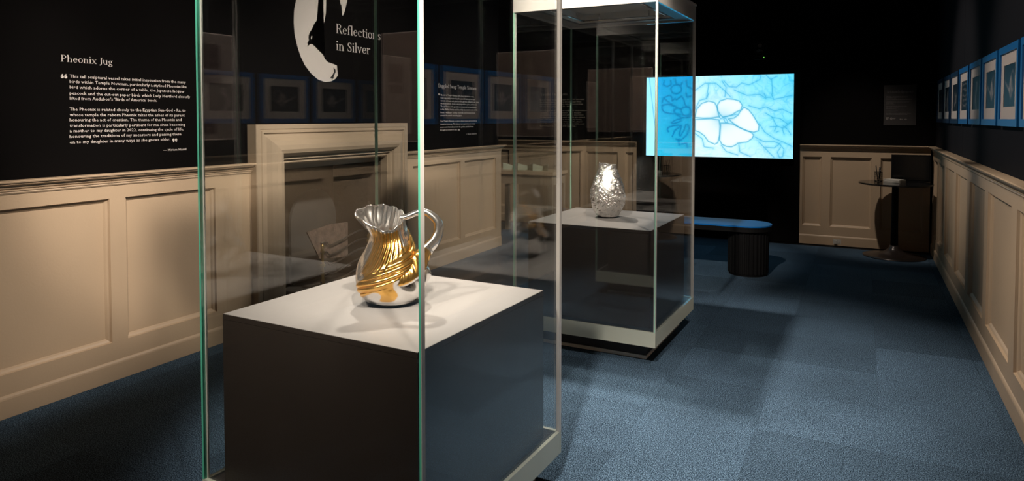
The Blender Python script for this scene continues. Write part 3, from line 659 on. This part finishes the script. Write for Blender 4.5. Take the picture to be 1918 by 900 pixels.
# ------------------------------------------------------------------ display cases
def case(loc, th, w_, d_, gl, gr, gn, gf, label, edgecol):
    root = tag(empty('display_case', (loc[0], loc[1], 0), th), label, 'display case', 'glass display cases in the middle of the room')
    X0, X1, Y0, Y1 = -w_-gl, gr, -gn, d_+gf
    zb, zr, zt, T = .0986, .185, 2.052, .0115
    i_ = .079
    # recessed plinth
    bm = bmesh.new(); box(bm, X0+i_, Y0+i_, .022, X1-i_, Y1-i_, zb-.002); from_bm('plinth', bm, M['charcoal'], root)
    boxo('plinth_foot', (X0+i_-.004, Y0+i_-.004, .001, X1-i_+.004, Y1-i_+.004, .021), M['seal'], root)
    # base rim: four sides
    for b in ((X0, Y0, zb, X1, Y0+.014, zr), (X0, Y1-.014, zb, X1, Y1, zr), (X0, Y0+.0145, zb, X0+.014, Y1-.0145, zr), (X1-.014, Y0+.0145, zb, X1, Y1-.0145, zr)):
        boxo('base_rim', b, M['rim'], root, bevel=.0008)
    boxo('deck', (X0+.0145, Y0+.0145, zb, X1-.0145, Y1-.0145, zr-.004), M['deck'], root)
    # panes stand on the rim
    z0, z1 = zr+.0005, zt-.0005
    E_ = .0085
    for b in ((X0+E_, Y0, z0, X1-E_, Y0+T, z1), (X0+E_, Y1-T, z0, X1-E_, Y1, z1), (X0, Y0+T+.004, z0, X0+T, Y1-T-.004, z1), (X1-T, Y0+T+.004, z0, X1, Y1-T-.004, z1)):
        boxo('glass_pane', b, M['glass'], root)
    for x0, x1 in ((X0, X0+E_-.0003), (X1-E_+.0003, X1)):
        for y0, y1, sy in ((Y0, Y0+T, 1), (Y1-T, Y1, -1)):
            right = x0 != X0
            boxo('glass_edge', (x0, y0, z0, x1-(.0012 if right else 0), y1, z1), edgecol if sy > 0 else M['edge_pale_lit'], root)
            if right: boxo('seal_strip', (x1-.001, y0, z0, x1, y1, z1), M['seal'], root)
            xa, xb = (x0, x0+T+.003) if not right else (x1-T-.003, x1)
            ya, yb = (y1+.0003, y1+.0055) if sy > 0 else (y0-.0055, y0-.0003)
            if sy > 0 or right: boxo('seal_strip', (xa, ya, z0, xb, yb, z1), M['seal'], root)
    # top: rim, cap, soffit with a rod ring
    for b in ((X0, Y0, zt, X1, Y0+.014, zt+.10), (X0, Y1-.014, zt, X1, Y1, zt+.10), (X0, Y0+.0145, zt, X0+.014, Y1-.0145, zt+.10), (X1-.014, Y0+.0145, zt, X1, Y1-.0145, zt+.10)):
        boxo('top_rim', b, M['rimtop'], root, bevel=.0008)
    boxo('top_cap', (X0-.004, Y0-.004, zt+.101, X1+.004, Y1+.004, zt+.113), M['rimtop'], root, bevel=.002)
    ix0, ix1, iy0, iy1 = X0+.0145, X1-.0145, Y0+.0145, Y1-.0145
    bw = .10
    bm = bmesh.new()
    for b in ((ix0, iy0, ix1, iy0+bw), (ix0, iy1-bw, ix1, iy1), (ix0, iy0+bw, ix0+bw, iy1-bw), (ix1-bw, iy0+bw, ix1, iy1-bw)): box(bm, b[0], b[1], zt+.012, b[2], b[3], zt+.022)
    from_bm('soffit_border', bm, M['soffit'], root)
    boxo('soffit_panel', (ix0+bw-.01, iy0+bw-.01, zt+.075, ix1-bw+.01, iy1-bw+.01, zt+.085), M['rimtop'], root)
    bm = bmesh.new(); q = [(ix0+bw, iy0+bw), (ix1-bw, iy0+bw), (ix1-bw, iy1-bw), (ix0+bw, iy1-bw)]; k = .05
    q2 = [(ix0+bw+k, iy0+bw+k), (ix1-bw-k, iy0+bw+k), (ix1-bw-k, iy1-bw-k), (ix0+bw+k, iy1-bw-k)]
    A = [bm.verts.new((*p, zt+.022)) for p in q]; B = [bm.verts.new((*p, zt+.074)) for p in q2]; C = [bm.verts.new((*p, zt+.074)) for p in q]
    for n in range(4):
        m2 = (n+1) % 4; bm.faces.new((A[n], A[m2], B[m2], B[n])); bm.faces.new((B[n], B[m2], C[m2], C[n])); bm.faces.new((C[n], C[m2], A[m2], A[n]))
    from_bm('soffit_coving', bm, M['rimtop'], root)
    rr = .045; qq = [(ix0+bw+rr, iy0+bw+rr), (ix1-bw-rr, iy0+bw+rr), (ix1-bw-rr, iy1-bw-rr), (ix0+bw+rr, iy1-bw-rr)]
    for n in range(4):
        a, b = qq[n], qq[(n+1) % 4]; bm = bmesh.new(); tube(bm, [(*a, zt+.03), (*b, zt+.03)], .006, 8); ro = from_bm('hanging_rod', bm, M['steel'], root, True)
        for u in (.2, .8):
            bm = bmesh.new(); x, y = a[0]+(b[0]-a[0])*u, a[1]+(b[1]-a[1])*u; tube(bm, [(x, y, zt+.034), (x, y, zt+.076)], .004, 8); from_bm('rod_stud', bm, M['steel'], ro, True)
    return root
def pedestal(loc, th, w_, d_, zt, label):
    root = tag(empty('plinth_block', (loc[0], loc[1], .1815), th), label, 'pedestal', 'charcoal pedestals inside the cases')
    h = zt-.1815
    boxo('body', (-w_, 0, 0, 0, d_, h-.0185), M['charcoal'], root, bevel=.001)
    boxo('lid', (-w_, 0, h-.0175, 0, d_, h-.001), M['charcoal'], root, bevel=.0006)
    boxo('lid_facing', (-w_+.0012, .0012, h-.0009, -.0012, d_-.0012, h), M['pale_top'], root)
    return root
case((-1.0957, 1.5741), -.0296, .80, .795, .0746, .0354, .0303, .0865, 'tall glass display case nearest the camera, holding the silver and gilt jug', M['edge'])
pedestal((-1.0957, 1.5741), -.0296, .80, .795, .75, 'charcoal pedestal with pale top under the silver and gilt jug')
case((-1.0894, 3.9076), -.0173, .7911, .7846, .063, .0561, .0855, .041, 'tall glass display case further back, holding the crumpled silver vase', M['edge_pale_lit'])
pedestal((-1.0894, 3.9076), -.0173, .7911, .7846, .75, 'charcoal pedestal with pale top under the crumpled silver vase')

# ------------------------------------------------------------------ jug
def smooth(t): t = np.clip(t, 0, 1); return t*t*(3-2*t)
def interp(x, xs, ys):
    """smooth interpolation by sampling a Catmull-Rom through the points"""
    xs, ys = np.array(xs, float), np.array(ys, float); m = np.gradient(ys, xs)
    i = np.clip(np.searchsorted(xs, x)-1, 0, len(xs)-2); h = xs[i+1]-xs[i]; t = np.clip((x-xs[i])/h, 0, 1)
    return (2*t**3-3*t**2+1)*ys[i]+(t**3-2*t**2+t)*h*m[i]+(-2*t**3+3*t**2)*ys[i+1]+(t**3-t**2)*h*m[i+1]
def jug():
    root = tag(empty('jug', (-1.484, 1.976, .7502), .62), 'tall sculptural silver jug with gilt swirl and looped handle on the nearest pedestal', 'jug')
    root.scale = (.96, .96, .95)
    NT, NV = 360, 240
    th = np.linspace(0, 2*PI, NT, endpoint=False); tt = np.linspace(0, 1, NV)
    TH, TT = np.meshgrid(th, tt)
    deg = np.degrees(TH)
    rimz = interp(deg, [-60, 0, 50, 90, 140, 180, 215, 270, 310, 360, 420], [.292, .318, .338, .352, .354, .336, .305, .276, .292, .318, .338])
    rimr = interp(deg, [-60, 0, 50, 90, 140, 180, 215, 270, 310, 360, 420], [.058, .060, .066, .072, .098, .122, .092, .066, .058, .060, .066])
    Z = TT*rimz
    zz = Z
    rr = interp(zz, [0, .004, .02, .05, .085, .12, .16, .20, .235, .262, .30, .37], [.060, .078, .103, .123, .131, .127, .111, .090, .074, .067, .066, .068])
    k = smooth((TT-.76)/.24)
    rr = rr*(1-k)+rimr*k
    # swirl: angle measured from the front (270 deg), to the right positive
    fa = (np.degrees(TH)-270+180) % 360-180
    body = np.exp(-((zz-.10)/.075)**2)
    # two broad lobes wound round the belly
    rr = rr + body*(.0075*np.sin(np.radians(fa*2)+zz*26+1.0)+.004*np.sin(np.radians(fa*3)-zz*30))
    # regions
    c1 = -18+70*(zz-.16); w1 = 42+ 25*smooth((.2-zz)/.1)
    neck = np.exp(-((fa-(-6-150*np.clip(.20-zz, 0, .2)))/46)**4)*smooth((zz-.105)/.03)*(1-smooth((TT-.94)/.05))
    line = .085+.00115*(fa+40)                                     # height of the sweeping band's middle, rises to the right
    band = np.exp(-((zz-line)/.034)**4)*smooth((fa+72)/18)*(1-smooth((fa-95)/25))
    drip = np.exp(-((fa+8+4*np.sin(zz*90))/15)**4)*smooth((zz-.018)/.02)*(1-smooth((zz-.085)/.02))
    gold = np.clip(neck+band+drip*.9, 0, 1); gold = smooth((gold-.35)/.25)
    ph1 = np.radians(fa)*17 + (.27-zz)**2*520 - 26*np.clip(.19-zz, 0, .2)
    rib = lambda p: (np.abs(np.sin(p))**.7)
    rr = rr + neck*(1-band)*(.0062*rib(ph1)-.005)
    ph2 = (zz-line)*150+np.radians(fa)*4.5
    rr = rr + band*(.0085*rib(ph2)+.004)
    ph3 = np.radians(fa)*6+zz*42
    rr = rr + (1-np.clip(neck+band, 0, 1))*body*.0028*np.sin(ph3*1.5)*smooth((zz-.01)/.03)
    # ruffled lip
    rr = rr + smooth((TT-.84)/.16)*.0022*np.sin(TH*15+TT*9)*(.3+.7*np.exp(-((deg-170)/75)**2))
    Zr = Z + smooth((TT-.93)/.07)*.0025*np.sin(TH*11)
    xo = interp(zz, [0, .1, .2, .27, .37], [0, .004, -.006, -.010, -.010])
    def shell(rr, Zr):
        return np.stack([rr*np.cos(TH)+xo, rr*np.sin(TH)*np.where(TT > .8, 1, 1), Zr], -1)
    O = shell(rr, Zr)
    I = shell(rr-.003-.0012*0, Zr)
    # inside: only the upper part down to the neck bottom, with radial flutes
    ins_r = rr-.003 + smooth((TT-.6)/.2)*.0034*np.sin(TH*13+TT*12)*np.exp(-((deg-120)/120)**2)
    I = shell(ins_r, Zr)
    def add(V_, F_, G_, P, g, flip, closebottom):
        b = len(V_); V_.extend(P.reshape(-1, 3).tolist()); G_.extend(g.ravel().tolist()); i = np.arange(NT*NV).reshape(NV, NT)+b; j = np.roll(i, -1, 1)
        f = np.stack([i[:-1], j[:-1], j[1:], i[1:]], -1).reshape(-1, 4)
        if flip: f = f[:, ::-1]
        F_.extend(map(tuple, f.tolist())); F_.append(tuple(i[0][::-1].tolist()) if not flip else tuple(i[0].tolist()))
        return i
    V_, F_, G_ = [], [], []
    a = add(V_, F_, G_, O, gold, False, True)
    Iz = I.copy(); Iz[..., 2] = np.where(TT < .02, .006, Iz[..., 2])
    c = add(V_, F_, G_, Iz, gold*0, True, True)
    ra, rc = a[-1], c[-1]
    for k2 in range(NT): F_.append((int(ra[k2]), int(ra[(k2+1) % NT]), int(rc[(k2+1) % NT]), int(rc[k2])))
    me = bpy.data.meshes.new('body'); me.from_pydata(V_, [], F_); me.update()
    at = me.attributes.new('Gold', 'FLOAT', 'POINT'); at.data.foreach_set('value', np.array(G_, np.float32))
    link('body', me, M['silver'], root, True)
    # handle: broad ribbon tube; x right, z up, y depth
    cp = np.array([(.036, .004, .312), (.058, .0, .318), (.088, .0, .330), (.118, -.004, .335), (.146, -.008, .322), (.170, -.014, .296), (.172, -.022, .262), (.158, -.032, .230), (.128, -.044, .200), (.106, -.060, .170), (.086, -.078, .142), (.058, -.096, .120), (.026, -.108, .104), (-.004, -.112, .092)])
    wd = np.array([.020, .017, .014, .014, .017, .020, .022, .025, .029, .034, .036, .034, .026, .012]); tk = np.array([.011, .011, .012, .013, .014, .015, .015, .016, .018, .020, .020, .017, .012, .005])
    s0 = np.arange(len(cp)); NS = 260; ss = np.linspace(0, len(cp)-1, NS); NC = 64
    C = np.stack([interp(ss, s0, cp[:, k]) for k in range(3)], -1); W = interp(ss, s0, wd); K = interp(ss, s0, tk)
    V_, G_ = [], []
    for i in range(NS):
        d = Vector(C[min(i+1, NS-1)]-C[max(i-1, 0)]).normalized(); cen = Vector((.085, -.02, .25)); p = Vector(C[i])
        u = ss[i]/(len(cp)-1)
        outw = (p-cen); outw -= d*outw.dot(d); outw.normalize()
        if u > .62:
            tgt = Vector((p.x*.8, -1, .35)).normalized(); tgt -= d*tgt.dot(d); tgt.normalize()
            q = min(1, (u-.62)/.2); outw = (outw*(1-q)+tgt*q).normalized()
        side = d.cross(outw).normalized()
        tw = .55*math.sin(u*PI)
        o2 = outw*math.cos(tw)+side*math.sin(tw); s2 = side*math.cos(tw)-outw*math.sin(tw)
        for k2 in range(NC):
            a = 2*PI*k2/NC; ca, sa = math.cos(a), math.sin(a)
            inner = max(0, -ca)**.5
            q = u
            rp = 0
            if q > .28:
                amp = .0028*min(1, (q-.28)/.15)
                rp = amp*abs(math.sin(ss[i]*5.2+sa*2.6))**.7*(inner if q < .6 else 1)
            v = p + o2*(ca*(K[i]+rp)) + s2*(sa*(W[i]+rp*.3))
            V_.append(tuple(v)); gd = 0
            if q < .62: gd = 1 if (ca < -.05 and q > .2) else 0
            elif q < .97: gd = 1 if sa > -.9 else 0
            G_.append(gd)
    F_ = [(i*NC+k2, i*NC+(k2+1) % NC, (i+1)*NC+(k2+1) % NC, (i+1)*NC+k2) for i in range(NS-1) for k2 in range(NC)]
    F_ += [tuple(range(NC))[::-1], tuple(range((NS-1)*NC, NS*NC))]
    me = bpy.data.meshes.new('handle'); me.from_pydata(V_, [], F_); me.update()
    at = me.attributes.new('Gold', 'FLOAT', 'POINT'); at.data.foreach_set('value', np.array(G_, np.float32))
    link('handle', me, M['silver'], root, True)
    return root
jug()
# ------------------------------------------------------------------ vase
def vase():
    root = empty('vase', (-1.50, 4.335, .7502), .4708)
    NT, NV = 260, 260
    th = np.linspace(0, 2*PI, NT, endpoint=False); tt = np.linspace(0, 1, NV); TH, TT = np.meshgrid(th, tt)
    H_ = .352; zz = TT*H_
    r = interp(zz, [0, .004, .03, .08, .135, .18, .23, .28, .32, .352], [.048, .060, .083, .106, .116, .113, .098, .078, .062, .057])
    x = np.cos(TH); y = np.sin(TH)
    # squarish mouth
    sq = 1/np.maximum(np.abs(np.cos(TH+.5)), np.abs(np.sin(TH+.5))); k = smooth((TT-.72)/.28)
    r = r*(1+k*(.10*(sq-1.2)))
    def n3(f, s): return fbm(x*f+3+s, zz*f*9+y*f*1.3, s, 3)
    cr = np.abs(fbm(x*5+7, zz*55+y*7, 2, 3)-.45)*2 ; cr2 = np.abs(fbm(y*8+1, zz*80+x*9, 8, 3)-.45)*2
    mid = np.exp(-((zz-.17)/.085)**2)
    # a smoother flat facet on the upper front
    fa = (np.degrees(TH)-265+180) % 360-180
    fac = np.exp(-((fa+2)/(26+120*np.clip(.27-zz, 0, .08)))**4)*smooth((zz-.175)/.02)*(1-smooth((zz-.34)/.012))
    r = r + (1-fac*.92)*((cr-.35)*.013+(cr2-.3)*.010)*(.7+.6*mid)
    r = r - fac*.004
    Zr = zz + smooth((TT-.93)/.07)*(.008*np.cos(TH+2.9)+.003*np.sin(TH*5)) 
    P = np.stack([r*x, r*y, Zr], -1); Q = np.stack([(r-.003)*x, (r-.003)*y, np.maximum(Zr, .005)], -1)
    V_ = P.reshape(-1, 3).tolist()+Q.reshape(-1, 3).tolist(); i = np.arange(NT*NV).reshape(NV, NT); j = np.roll(i, -1, 1)
    f = np.stack([i[:-1], j[:-1], j[1:], i[1:]], -1).reshape(-1, 4); F_ = list(map(tuple, f.tolist()))+list(map(tuple, (f[:, ::-1]+NT*NV).tolist()))
    F_.append(tuple(i[0][::-1].tolist())); F_.append(tuple((i[0]+NT*NV).tolist()))
    for q in range(NT): F_.append((int(i[-1][q]), int(i[-1][(q+1) % NT]), int(i[-1][(q+1) % NT])+NT*NV, int(i[-1][q])+NT*NV))
    me = bpy.data.meshes.new('vase_body'); me.from_pydata(V_, [], F_); me.update()
    at = me.attributes.new('Gold', 'FLOAT', 'POINT'); at.data.foreach_set('value', np.zeros(len(V_), np.float32))
    bpy.data.objects.remove(root)
    o = link('vase', me, M['silver_h'], None, True); o.location = (-1.50, 4.335, .7502); o.rotation_euler = (0, 0, .4708)
    tag(o, 'crumpled silver vase with narrow squared mouth on the further pedestal', 'vase')
vase()

# ------------------------------------------------------------------ bench
b = tag(empty('bench', (-1.42, 6.50, 0)), 'long rounded bench with blue top and fluted black drum legs before the screen', 'bench')
def stadium(hx, r, n=16): return [(hx+r*math.cos(a), r*math.sin(a)) for a in np.linspace(-PI/2, PI/2, n)] + [(-hx+r*math.cos(a), r*math.sin(a)) for a in np.linspace(PI/2, 3*PI/2, n)]
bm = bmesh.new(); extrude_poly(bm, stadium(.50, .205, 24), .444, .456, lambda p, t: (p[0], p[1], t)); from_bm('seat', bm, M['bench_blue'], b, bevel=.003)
bm = bmesh.new(); extrude_poly(bm, stadium(.50, .202, 24), .400, .4435, lambda p, t: (p[0], p[1], t)); from_bm('seat_edge', bm, M['black_matt'], b)
for sx in (-1, 1):
    bm = bmesh.new(); n = 120; pts = []
    for k in range(n):
        a = 2*PI*k/n; r = .172 + (.004 if k % 4 < 2 else -.003); pts.append((sx*.505+r*math.cos(a), r*math.sin(a)))
    extrude_poly(bm, pts, .02, .3995, lambda p, t: (p[0], p[1], t)); from_bm('fluted_leg', bm, M['black_matt'], b)
    bm = bmesh.new(); lathe(bm, [(.165, .001), (.165, .0195)], 40, sx*.505); from_bm('leg_base', bm, M['black_matt'], b)

# ------------------------------------------------------------------ corner table and the things on it
TX, TY = .292, 7.98
t = tag(empty('round_table', (TX, TY, 0)), 'tall round black pedestal table in the far right corner', 'table')
bm = bmesh.new(); lathe(bm, [(.325, .732), (.335, .736), (.335, .746), (.331, .75)], 64); from_bm('table_top', bm, M['black_gloss'], t)
bm = bmesh.new(); lathe(bm, [(.036, .10), (.032, .3), (.030, .731)], 24); from_bm('column', bm, M['black_matt'], t, True)
bm = bmesh.new(); lathe(bm, [(.285, .001), (.287, .007), (.24, .016), (.17, .026), (.11, .042), (.07, .066), (.048, .09), (.040, .115)], 56); from_bm('trumpet_base', bm, mat('dark_brown_metal', (.03, .022, .02, 1), .3, .3, noise=.1), t, True)
p = tag(empty('pen_pot', (.142, 8.06, .7505)), 'small black mesh pen pot at the edge of the round table', 'pen pot')
bm = bmesh.new(); n = 20; r = .036
for k in range(n):
    a = 2*PI*k/n
    for a2 in (a+2*PI/n*2.5, a-2*PI/n*2.5):
        tube(bm, [(r*math.cos(a+(a2-a)*q), r*math.sin(a+(a2-a)*q), .004+.092*q) for q in np.linspace(0, 1, 5)], .0007, 4)
from_bm('mesh_wall', bm, M['black_matt'], p)
for z, nm in ((.003, 'bottom_ring'), (.096, 'rim_ring')):
    bm = bmesh.new(); tube(bm, [(r*math.cos(a), r*math.sin(a), z) for a in np.linspace(0, 2*PI, 30)], .002, 6); from_bm(nm, bm, M['black_matt'], p)
for k, (dx, dy, tl) in enumerate(((.01, .012, .15), (-.012, .005, .16), (.004, -.012, .145))):
    q = tag(empty('pen', (.142+dx*.5, 8.06+dy*.5, .7520)), ('black pen leaning right in the mesh pen pot', 'tallest black pen in the mesh pen pot', 'black pen leaning toward the room in the mesh pen pot')[k], 'pen', 'pens in the mesh pot')
    bm = bmesh.new(); tube(bm, [(0, 0, .002), (dx*1.6, dy*1.2, tl)], .004, 8, rad=[.0035, .0045]); from_bm('barrel', bm, M['black_gloss'], q, True)
boxo('leaflet_stack', (-.075, -.105, 0, .075, .105, .03), M['paper'], None, bevel=.001)
o = bpy.data.objects['leaflet_stack']; o.location = (.295, 8.03, .7505); o.rotation_euler = (0, 0, .35)
bpy.data.objects.remove(o)
st = tag(empty('leaflet_stack', (.285, 8.00, .7505), 1.0), 'low stack of white leaflets on the round table', 'leaflets')
for k in range(7):
    o = boxo('leaflet', (-.055, -.085, k*.0045, .055, .085, k*.0045+.0040), M['paper'], st); o.rotation_euler = (0, 0, random.uniform(-.06, .06))
bk = tag(empty('display_box', (.452, 8.25, .7505), 0), 'black rectangular display box standing at the back of the round table', 'box')
bm = bmesh.new(); box(bm, -.19, -.02, 0, .165, .055, .27); from_bm('case_body', bm, M['black_matt'], bk, bevel=.004)
boxo('front_panel', (-.175, -.0245, .012, .152, -.0205, .258), M['black_gloss'], bk, bevel=.001)
# socket
s_ = tag(empty('wall_socket', (-.245, D-.0005, .045)), 'small white double socket on the far baseboard', 'socket')
boxo('plate', (-.04, -.010, -.028, .04, 0, .028), M['socket'], s_, bevel=.002)
boxo('plug', (-.03, -.038, -.018, -.002, -.0105, .016), M['socket'], s_, bevel=.003)
boxo('rocker', (.012, -.013, -.012, .026, -.0105, .012), M['socket'], s_, bevel=.001)

# ------------------------------------------------------------------ pictures on the right wall
def pic_a(seed):
    def f(u, v):
        n = fbm(u*7, v*5, seed); c = np.stack([.03+.05*n, .05+.07*n, .08+.10*n], -1)
        if seed % 8 in (0, 1):    # pale vessel with a handle on blue black
            d = np.hypot((u-.60)/.17, (v-.55)/.26); body = np.exp(-np.maximum(d-.75, 0)**2*14)
            spout = np.exp(-(seg_dist(u, v, [(.12, .40), (.30, .52), (.50, .62)], 1.5)/.05)**2); ring = np.exp(-((np.hypot((u-.74)/.16, (v-.40)/.22)-1)/.2)**2)
            k = np.clip(body*.65+spout*.7+ring*.5, 0, 1)[..., None]*(.6+.5*n[..., None]); c = c*(1-k)+np.array([.66, .58, .54])*k
        elif seed % 3 == 0:
            k = (np.clip(fbm(u*10, v*9, seed+4)*2-.75, 0, 1)*np.exp(-((u-.5)/.35)**2-((v-.6)/.4)**2))[..., None]; c = c*(1-k)+np.array([.75, .70, .66])*k
        elif seed % 3 == 1:
            a = np.exp(-((u-.5-.08*np.sin(v*7))/.12)**2)*(v > .15); k = (a*(.35+.6*fbm(u*14, v*12, seed)))[..., None]; c = c*(1-k)+np.array([.72, .68, .66])*k
        else:
            a = np.clip(np.sin(v*34+fbm(u*6, v*6, seed)*9), 0, 1)*.55*np.exp(-((u-.5)/.45)**4); k = a[..., None]; c = c*(1-k)+np.array([.66, .62, .6])*k
        return c
    return f
descr = ['vessel with a spout, nearest whole one', 'pale figure, second nearest whole one', 'pale plume, third nearest whole one', 'striped shape, fourth nearest whole one', 'cloud of pale marks, fifth nearest', 'slim pale figure, second from the corner', 'faint striped print, closest to the far corner']
for k in range(-3, 7):
    y0 = 3.965+.585*k; y1 = y0+.56; zc = 1.565
    c_ = ('third' if k == -3 else 'second' if k == -2 else 'first')
    lab = ('framed print of a ' + descr[k] + ' on the right wall') if k >= 0 else f'blue framed print, {c_} before the nearest whole one on the right wall'
    col_ = M['frame_blue'] if k < 4 else M['frame_blue_shaded']
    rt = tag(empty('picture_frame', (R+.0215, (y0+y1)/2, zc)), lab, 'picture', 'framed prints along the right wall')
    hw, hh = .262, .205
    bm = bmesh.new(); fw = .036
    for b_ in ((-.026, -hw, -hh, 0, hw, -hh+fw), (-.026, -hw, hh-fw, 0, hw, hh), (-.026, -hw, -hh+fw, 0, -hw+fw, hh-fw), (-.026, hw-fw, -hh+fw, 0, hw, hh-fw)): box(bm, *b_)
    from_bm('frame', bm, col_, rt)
    mw, mh = .072, .062
    bm = bmesh.new(); a_, b2 = hw-fw, hh-fw; pw, ph = hw-fw-mw, hh-fw-mh
    for b_ in ((-.018, -a_, -b2, -.016, a_, -ph), (-.018, -a_, ph, -.016, a_, b2), (-.018, -a_, -ph, -.016, -pw, ph), (-.018, pw, -ph, -.016, a_, ph)): box(bm, *b_)
    from_bm('mount', bm, M['mat_board'], rt)
    grid_pic('print', 60, 44, 2*pw, 2*ph, pic_a(k+8), M['pict'], rt, lambda s, n, z, pw=pw, ph=ph: (-.0155, pw-s, z-ph))
    boxo('backing', (-.014, -a_, -b2, -.001, a_, b2), M['black_matt'], rt)

# ------------------------------------------------------------------ boards behind the camera, seen only as reflections
def board_col(u, v):
    c = np.stack([.36+0*u, .32+0*u, .30+0*u], -1)+.03*fbm(u*20, v*30, 3)[..., None]
    for a, b, x, y, s in ((.15, .1, .7, .33, 0), (.15, .36, .7, .48, 1), (.15, .84, .6, .95, 0)):
        k = ((u > a) & (u < x) & (v > b) & (v < y))[..., None]; c = np.where(k, np.array([.16, .10, .09])+.12*fbm(u*9, v*14, 5)[..., None], c)
    return c
o = grid_pic('poster_board', 50, 90, .42, .72, board_col, M['pict'], None, lambda s, n, z: (L-.012, s-.12, z+1.27))
bpy.data.objects.remove(o)
pb = tag(empty('poster_board', (L-.029, .36, 1.27)), 'tall pale poster board with photographs, reflected in the front glass of the nearest case', 'poster')
boxo('backing', (0, -.17, 0, .010, .17, .64), M['mat_board'], pb, bevel=.001)
grid_pic('print', 50, 90, .33, .63, board_col, M['pict'], pb, lambda s, n, z: (.0105, .165-s, z+.005))
pb = tag(empty('poster_board', (-3.08, YB+.001, 1.22)), 'broad brownish board with a faint engraved figure, behind the camera', 'poster')
def board2(u, v):
    c = np.stack([.40+0*u, .34+0*u, .31+0*u], -1)
    d = np.abs(fbm(u*7, v*7, 2)-.5); k = (np.exp(-d*40)*np.exp(-((u-.5)/.3)**2-((v-.65)/.3)**2)*.5)[..., None]
    return c*(1-k)+np.array([.15, .12, .1])*k
boxo('backing', (-.45, 0, 0, .45, .010, .84), M['mat_board'], pb, bevel=.001)
grid_pic('print', 50, 50, .89, .83, board2, M['pict'], pb, lambda s, n, z: (s-.445, .0105, z+.005))

# ------------------------------------------------------------------ vitrine in the alcove
v_ = tag(empty('table_vitrine', (-3.62, 7.55, 0)), 'low glass topped table vitrine standing beyond the end of the left dado', 'vitrine')
hw, hd = .42, .22
boxo('cabinet_top', (-hw, -hd, .735, hw, hd, .775), M['cream'], v_, bevel=.002)
boxo('cabinet_apron', (-hw+.02, -hd+.02, .62, hw-.02, hd-.02, .7345), M['stone'], v_)
for x in (-hw+.045, hw-.045):
    for y in (-hd+.045, hd-.045): boxo('leg', (x-.025, y-.025, .001, x+.025, y+.025, .6195), M['stone'], v_, bevel=.002)
for b_ in ((-hw, -hd, .7755, hw, -hd+.006, 1.04), (-hw, hd-.006, .7755, hw, hd, 1.04), (-hw, -hd+.0065, .7755, -hw+.006, hd-.0065, 1.04), (hw-.006, -hd+.0065, .7755, hw, hd-.0065, 1.04), (-hw, -hd, 1.0405, hw, hd, 1.0465)):
    boxo('glass_pane', b_, M['glass'], v_)
lp = empty('folded_book', (-3.62, 7.46, .7758)); tag(lp, 'pale zigzag folded paper book standing in the table vitrine', 'book')
for k in range(6):
    x0, x1 = -.30+.10*k, -.20+.10*k; ya, yb = (0, .07) if k % 2 == 0 else (.07, 0)
    bm = bmesh.new(); A = [(x0, ya), (x1, yb), (x1, yb+.003), (x0, ya+.003)]; zt = (.085, .05)
    v = [bm.verts.new((p[0], p[1], 0)) for p in A]+[bm.verts.new((p[0], p[1], zt[1] if (k % 2 == 0) ^ (i in (0, 3)) else zt[0])) for i, p in enumerate(A)]
    for fc in ((0, 1, 2, 3), (4, 5, 6, 7), (0, 1, 5, 4), (1, 2, 6, 5), (2, 3, 7, 6), (3, 0, 4, 7)): bm.faces.new([v[i] for i in fc])
    from_bm('page', bm, M['paper_green'], lp)
